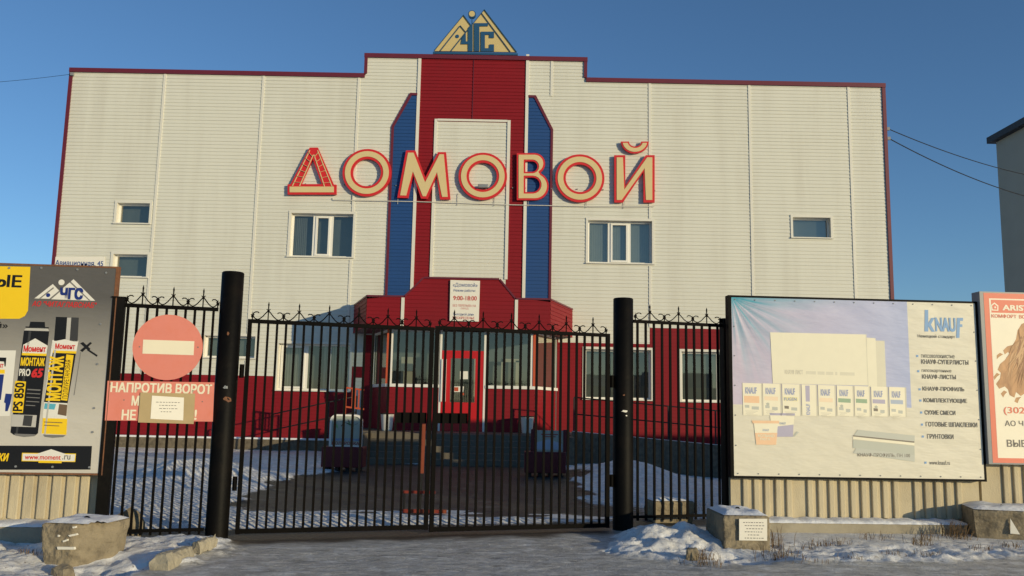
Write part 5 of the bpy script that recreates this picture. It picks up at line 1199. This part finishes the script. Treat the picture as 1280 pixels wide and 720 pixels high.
# blocks lying behind the bars
t, Mx = block(GATE.P(6.05, 0, -.62).x, GATE.P(6.05, 0, -.62).y, R_(10), .62, .4, 0, .30, .05, 'rough snow topped concrete block behind the right fence panel', snow=.03)
q_ = GATE.P(-.98, 0, -.4); rock(q_.x, q_.y, .15, .30, 'rough brown concrete lump behind the left fence panel', name='concrete_lump', yy=1, cat='rubble', stretch=(1.2, .8))

# ------------------------------------------------------------------ things in the yard
def stand(px0, px1, py, label, left):
    x0, y0, _ = gnd(px0, py); x1, y1, _ = gnd(px1, py); y = (y0+y1)/2; g = hz((x0+x1)/2, y); w = x1-x0; cx = (x0+x1)/2
    t = thing('advertising_stand', (cx, y, g), label, 'advertising stand', 'advertising stands flanking the porch')
    SPn = Plane(0, y, 0); zb = g+.09; zt = zb+.46
    b = MB(); b.box((x0, y, zb), (x1, y+.55, zt)); b.build('box', M['darkred'], t, bevel=.015)
    for k in range(4):
        xx = x0+.08+(w-.24)*k/3; b = MB(); b.box((xx, y+.05, g-.05), (xx+.08, y+.5, zb-.001)); b.build('foot', M['cable'], t)
    return t, SPn, x0, x1, zt
t, pl, x0, x1, zt = stand(399, 453.5, 590, 'red box stand with a rounded white paint poster left of the porch', True)
pl = Plane(0, pl.o.y+.2, 0); u0, _ = pl.hit(411.5, 550); u1, _ = pl.hit(452.5, 550); z1 = pl.hit(432, 518)[1]; r = .16
def rounded(u0, u1, z0, z1, r): return [(u0, z0), (u1, z0)]+[(u1-r+r*math.cos(R_(a)), z1-r+r*math.sin(R_(a))) for a in range(0, 91, 15)]+[(u0+r+r*math.cos(R_(a)), z1-r+r*math.sin(R_(a))) for a in range(90, 181, 15)]
b = MB(); fill_loops(b, pl, [rounded(u0, u1, zt+.002, z1, r), rounded(u0+.045, u1-.045, zt+.03, z1-.045, r-.03)], -.05, .03, M['pvc']); b.build('sign_frame', None, t)
P('sgnbg', 165, 172, 160); P('leaf', 120, 165, 110); P('sred', 150, 50, 50); P('sblue', 90, 125, 190)
b = MB(); b.prism(pl, rounded(u0+.046, u1-.046, zt+.031, z1-.046, r-.03), -.03, .0, M['sgnbg']); b.build('poster', None, t)
b = MB(); rr = random.Random(5); mid = (u0+u1)/2
for k in range(9):
    a = rr.uniform(.3, 2.8); L_ = rr.uniform(.12, .3); px_, pz_ = mid+.22*rr.uniform(-1, .8), z1-.35+rr.uniform(-.1, .12); dx, dz = math.cos(a)*L_, math.sin(a)*L_*.6
    dx = max(-.2, min(.2, dx)); pz2 = min(z1-.08, pz_+dz); b.prism(pl, [(px_, pz_), (px_+dx*.5+.02, pz_+(pz2-pz_)*.6), (px_+dx, pz2), (px_+dx*.5-.02, pz_+(pz2-pz_)*.4)], .0005+.0004*k, .001+.0004*k, M[rr.choice(['leaf', 'ink', 'inkgrey'])])
b.build('leaf_picture', None, t)
b = MB()
for st, y0, y1, xa, xb, k in (('КОМПЬЮТЕРНАЯ', 548, 551, 415, 449, 'sblue'), ('КОЛЕРОВКА', 552, 556, 415, 449, 'sred'), ('КРАСОК', 557, 559, 420, 444, 'sred')):
    b.text(pl, st, (xa, y0, xb, y1), .002, M[k], .03)
b.build('lettering', None, t)
t, pl, x0, x1, zt = stand(655.5, 707, 597, 'red box stand with a square white poster right of the porch', False)
pl = Plane(0, pl.o.y+.2, 0); u0, _ = pl.hit(668, 550); u1, _ = pl.hit(704, 550); z1 = pl.hit(686, 538)[1]
b = MB(); b.pbox(pl, u0-.08, u0, zt+.002, z1+.02, -.05, .02); b.pbox(pl, u1, u1+.08, zt+.002, z1+.02, -.05, .02); b.build('sign_frame', M['darkred'], t)
b = MB(); b.pbox(pl, u0+.001, u1-.001, zt+.003, z1, -.02, .0); b.build('poster', M['sgnbg'], t)
b = MB(); b.prism(pl, [(u0+.02, zt+.05), (u1-.02, zt+.05), (u1-.02, zt+.18), (mid+.0 if False else (u0+u1)/2, zt+.28), (u0+.02, zt+.2)], .0005, .002, M['kblu2'])
for k in range(2): b.prism(pl, [(u0+.15+.04*k, z1-.10-.05*k), (u1-.12-.05*k, z1-.10-.05*k), (u1-.12-.05*k, z1-.08-.05*k), (u0+.15+.04*k, z1-.08-.05*k)], .0005, .002, M['sred'])
b.build('picture', None, t)
M['dullred'] = mat('dull_red_barrier', (.20, .028, .018), .7, .2, 8); M['dullorange'] = mat('dull_orange_barrier', (.24, .055, .025), .7, .2, 8)
# parking barrier behind the gate
bx, by, _ = gnd(530, 642); Q = Plane(0, by, 0)
t = thing('parking_barrier', (bx, by, 0), 'low red parking barrier with an upright post just behind the gate', 'barrier')
g = hz(bx, by); ua, ub = Q.hit(503, 642)[0], Q.hit(558, 642)[0]
P('stripe', 235, 150, 110)
b = MB(); n = 8
for k in range(n): b.box((ua+(ub-ua)*k/n, by-.025, g+.01), (ua+(ub-ua)*(k+1)/n-.001, by+.025, g+.06), M['dullorange'] if k % 2 else M['dullred'])
b.build('foot_bar', None, t)
b = MB(); za = Q.hit(520, 615)[1]; b.box((ua, by-.02, za-.02), (Q.hit(544, 615)[0], by+.02, za+.02)); b.build('cross_bar', M['dullred'], t)
b = MB(); 
for x in (ua+.02, Q.hit(542, 615)[0]): b.box((x-.015, by-.015, g), (x+.015, by+.015, za-.021))
b.build('leg', M['cable'], t)
b = MB(); b.sbar((Q.hit(527, 590)[0], by+.06, Q.hit(527, 592)[1]), (Q.hit(529.5, 530)[0], by+.06, Q.hit(529, 530)[1]), .05); b.sbar((Q.hit(526, 590)[0], by+.06, g-.02), (Q.hit(527, 591)[0], by+.06, Q.hit(527, 593)[1]), .03, M['cable']); 
b.mats = [M['dullorange'], M['cable']]; b.mi = [0]*6+[1]*6; b.build('upright_post', None, t)

# ------------------------------------------------------------------ neighbours and wires
t = thing('grey_building', (30, 42, 0), 'tall dark grey building at the right edge beyond the fence', 'building')
GBc = Plane(0, 46, 0); gu, gz = GBc.hit(1245, 178)
b = MB(); b.box((gu, 39, -.5), (gu+14, 46, gz)); b.build('wall', M['greywall'], t)
b = MB(); b.box((gu-.35, 38.7, gz+.002), (gu+14.3, 46.3, gz+.35)); b.build('roof', M['roofdark'], t)
b = MB(); b.box((gu-.04, 44, 4), (gu-.002, 45, 6)); b.build('panel', M['roofdark'], t)
BP_ = Plane(0, 33, 0); u0, z1 = BP_.hit(1213, 392); u1, _ = BP_.hit(1262, 392)
t = thing('brick_shed', ((u0+u1)/2, 33.5, 0), 'small tan brick shed seen in the gap between the two right boards', 'shed')
b = MB()
for k in range(7):
    zk = z1-.5-.42*k if k else z1-.32
b.box((u0, 33, -.5), (u1, 36, z1-.3)); b.build('wall', M['brick'], t)
b = MB(); b.box((u0-.15, 32.85, z1-.298), (u1+.15, 36.1, z1-.1)); b.build('roof', M['greymetal'], t)
b = MB()
for k in range(3): b.box((u0+.1, 32.97, z1-.62-.30*k), (u1, 32.998, z1-.55-.30*k))
b.build('brick_band', M['conc_dark'], t)
b = MB(); b.box((u0, 32.95, -.5), (u1, 32.996, z1-1.25)); b.build('dark_gate', M['roofdark'], t)
def wire(pts, r, label, sag):
    t = thing('overhead_wire', pts[0], label, 'wire', 'overhead wires at the shop roof'); a, c = Vector(pts[0]), Vector(pts[1])
    b = MB(); b.tube([a+(c-a)*k/24-Vector((0, 0, sag*4*(k/24)*(1-k/24))) for k in range(25)], r, 5); b.build('wire', M['cable'], t)
    b = MB(); b.box((a.x-.05, a.y-.03, a.z-.05), (a.x+.05, a.y+.05, a.z+.05)); b.build('bracket', M['greymetal'], t)
def fp(px, py, Y_):
    p = Plane(0, Y_, 0); u, zz = p.hit(px, py); return (u, Y_, zz)
wire((fp(1110, 161, 27.6), fp(1300, 222, 34.0)), .016, 'upper of the two black wires right of the shop roof', .18)
wire((fp(1111, 173, 27.6), fp(1300, 250, 33.0)), .018, 'lower of the two black wires right of the shop roof', .22)
wire((fp(90, 92.5, 26.92), fp(-60, 106, 28)), .007, 'faint thin wire left of the shop roof', .05)

# ------------------------------------------------------------------ dry grass at the fence foot (stuff)
b = MB(); rr = random.Random(11)
tufts = [(882, 693, 34, .16), (877, 698, 22, .12), (890, 700, 14, .09), (968, 690, 30, .20), (966, 678, 26, .26), (985, 690, 18, .10), (1010, 682, 16, .10), (1025, 676, 26, .12), (1048, 675, 16, .14), (1085, 668, 14, .13), (1100, 668, 12, .12), (1150, 676, 36, .14), (1158, 670, 26, .2), (1190, 665, 40, .26), (1200, 668, 34, .26), (1187, 658, 24, .25), (1225, 684, 20, .09), (1165, 690, 26, .09), (1120, 690, 18, .08), (1010, 697, 16, .07), (1060, 694, 14, .07), (1020, 655, 12, .2), (1266, 680, 20, .1), (40, 690, 10, .08), (120, 692, 8, .08), (875, 640, 10, .2)]
for px, py, n, h in tufts:
    c = gnd(px, py, .06)
    for k in range(int(n*2.2)):
        x, y = c.x+rr.gauss(0, .08), c.y+rr.gauss(0, .06); g = hz(x, y); a = rr.uniform(0, 6.28); L_ = h*rr.uniform(.4, 1.15); le = rr.uniform(.2, 1.1); w = .0019
        dx, dy = math.cos(a)*L_*le, math.sin(a)*L_*le; p0 = Vector((x, y, g-.02)); p1 = Vector((x+dx*.4, y+dy*.4, g+L_*.6)); p2 = Vector((x+dx, y+dy, g+L_*(1-.3*le))); s = Vector((-math.sin(a)*w+w*.6, math.cos(a)*w, 0))
        b.add([p0-s, p0+s, p1+s, p1-s, p2], [(0, 1, 2, 3), (3, 2, 4)])
o = b.build('dry_grass', M['grass']); setp(o, 'brown dry grass stalks sticking out of the snow along the fence foot', 'grass', kind='stuff')
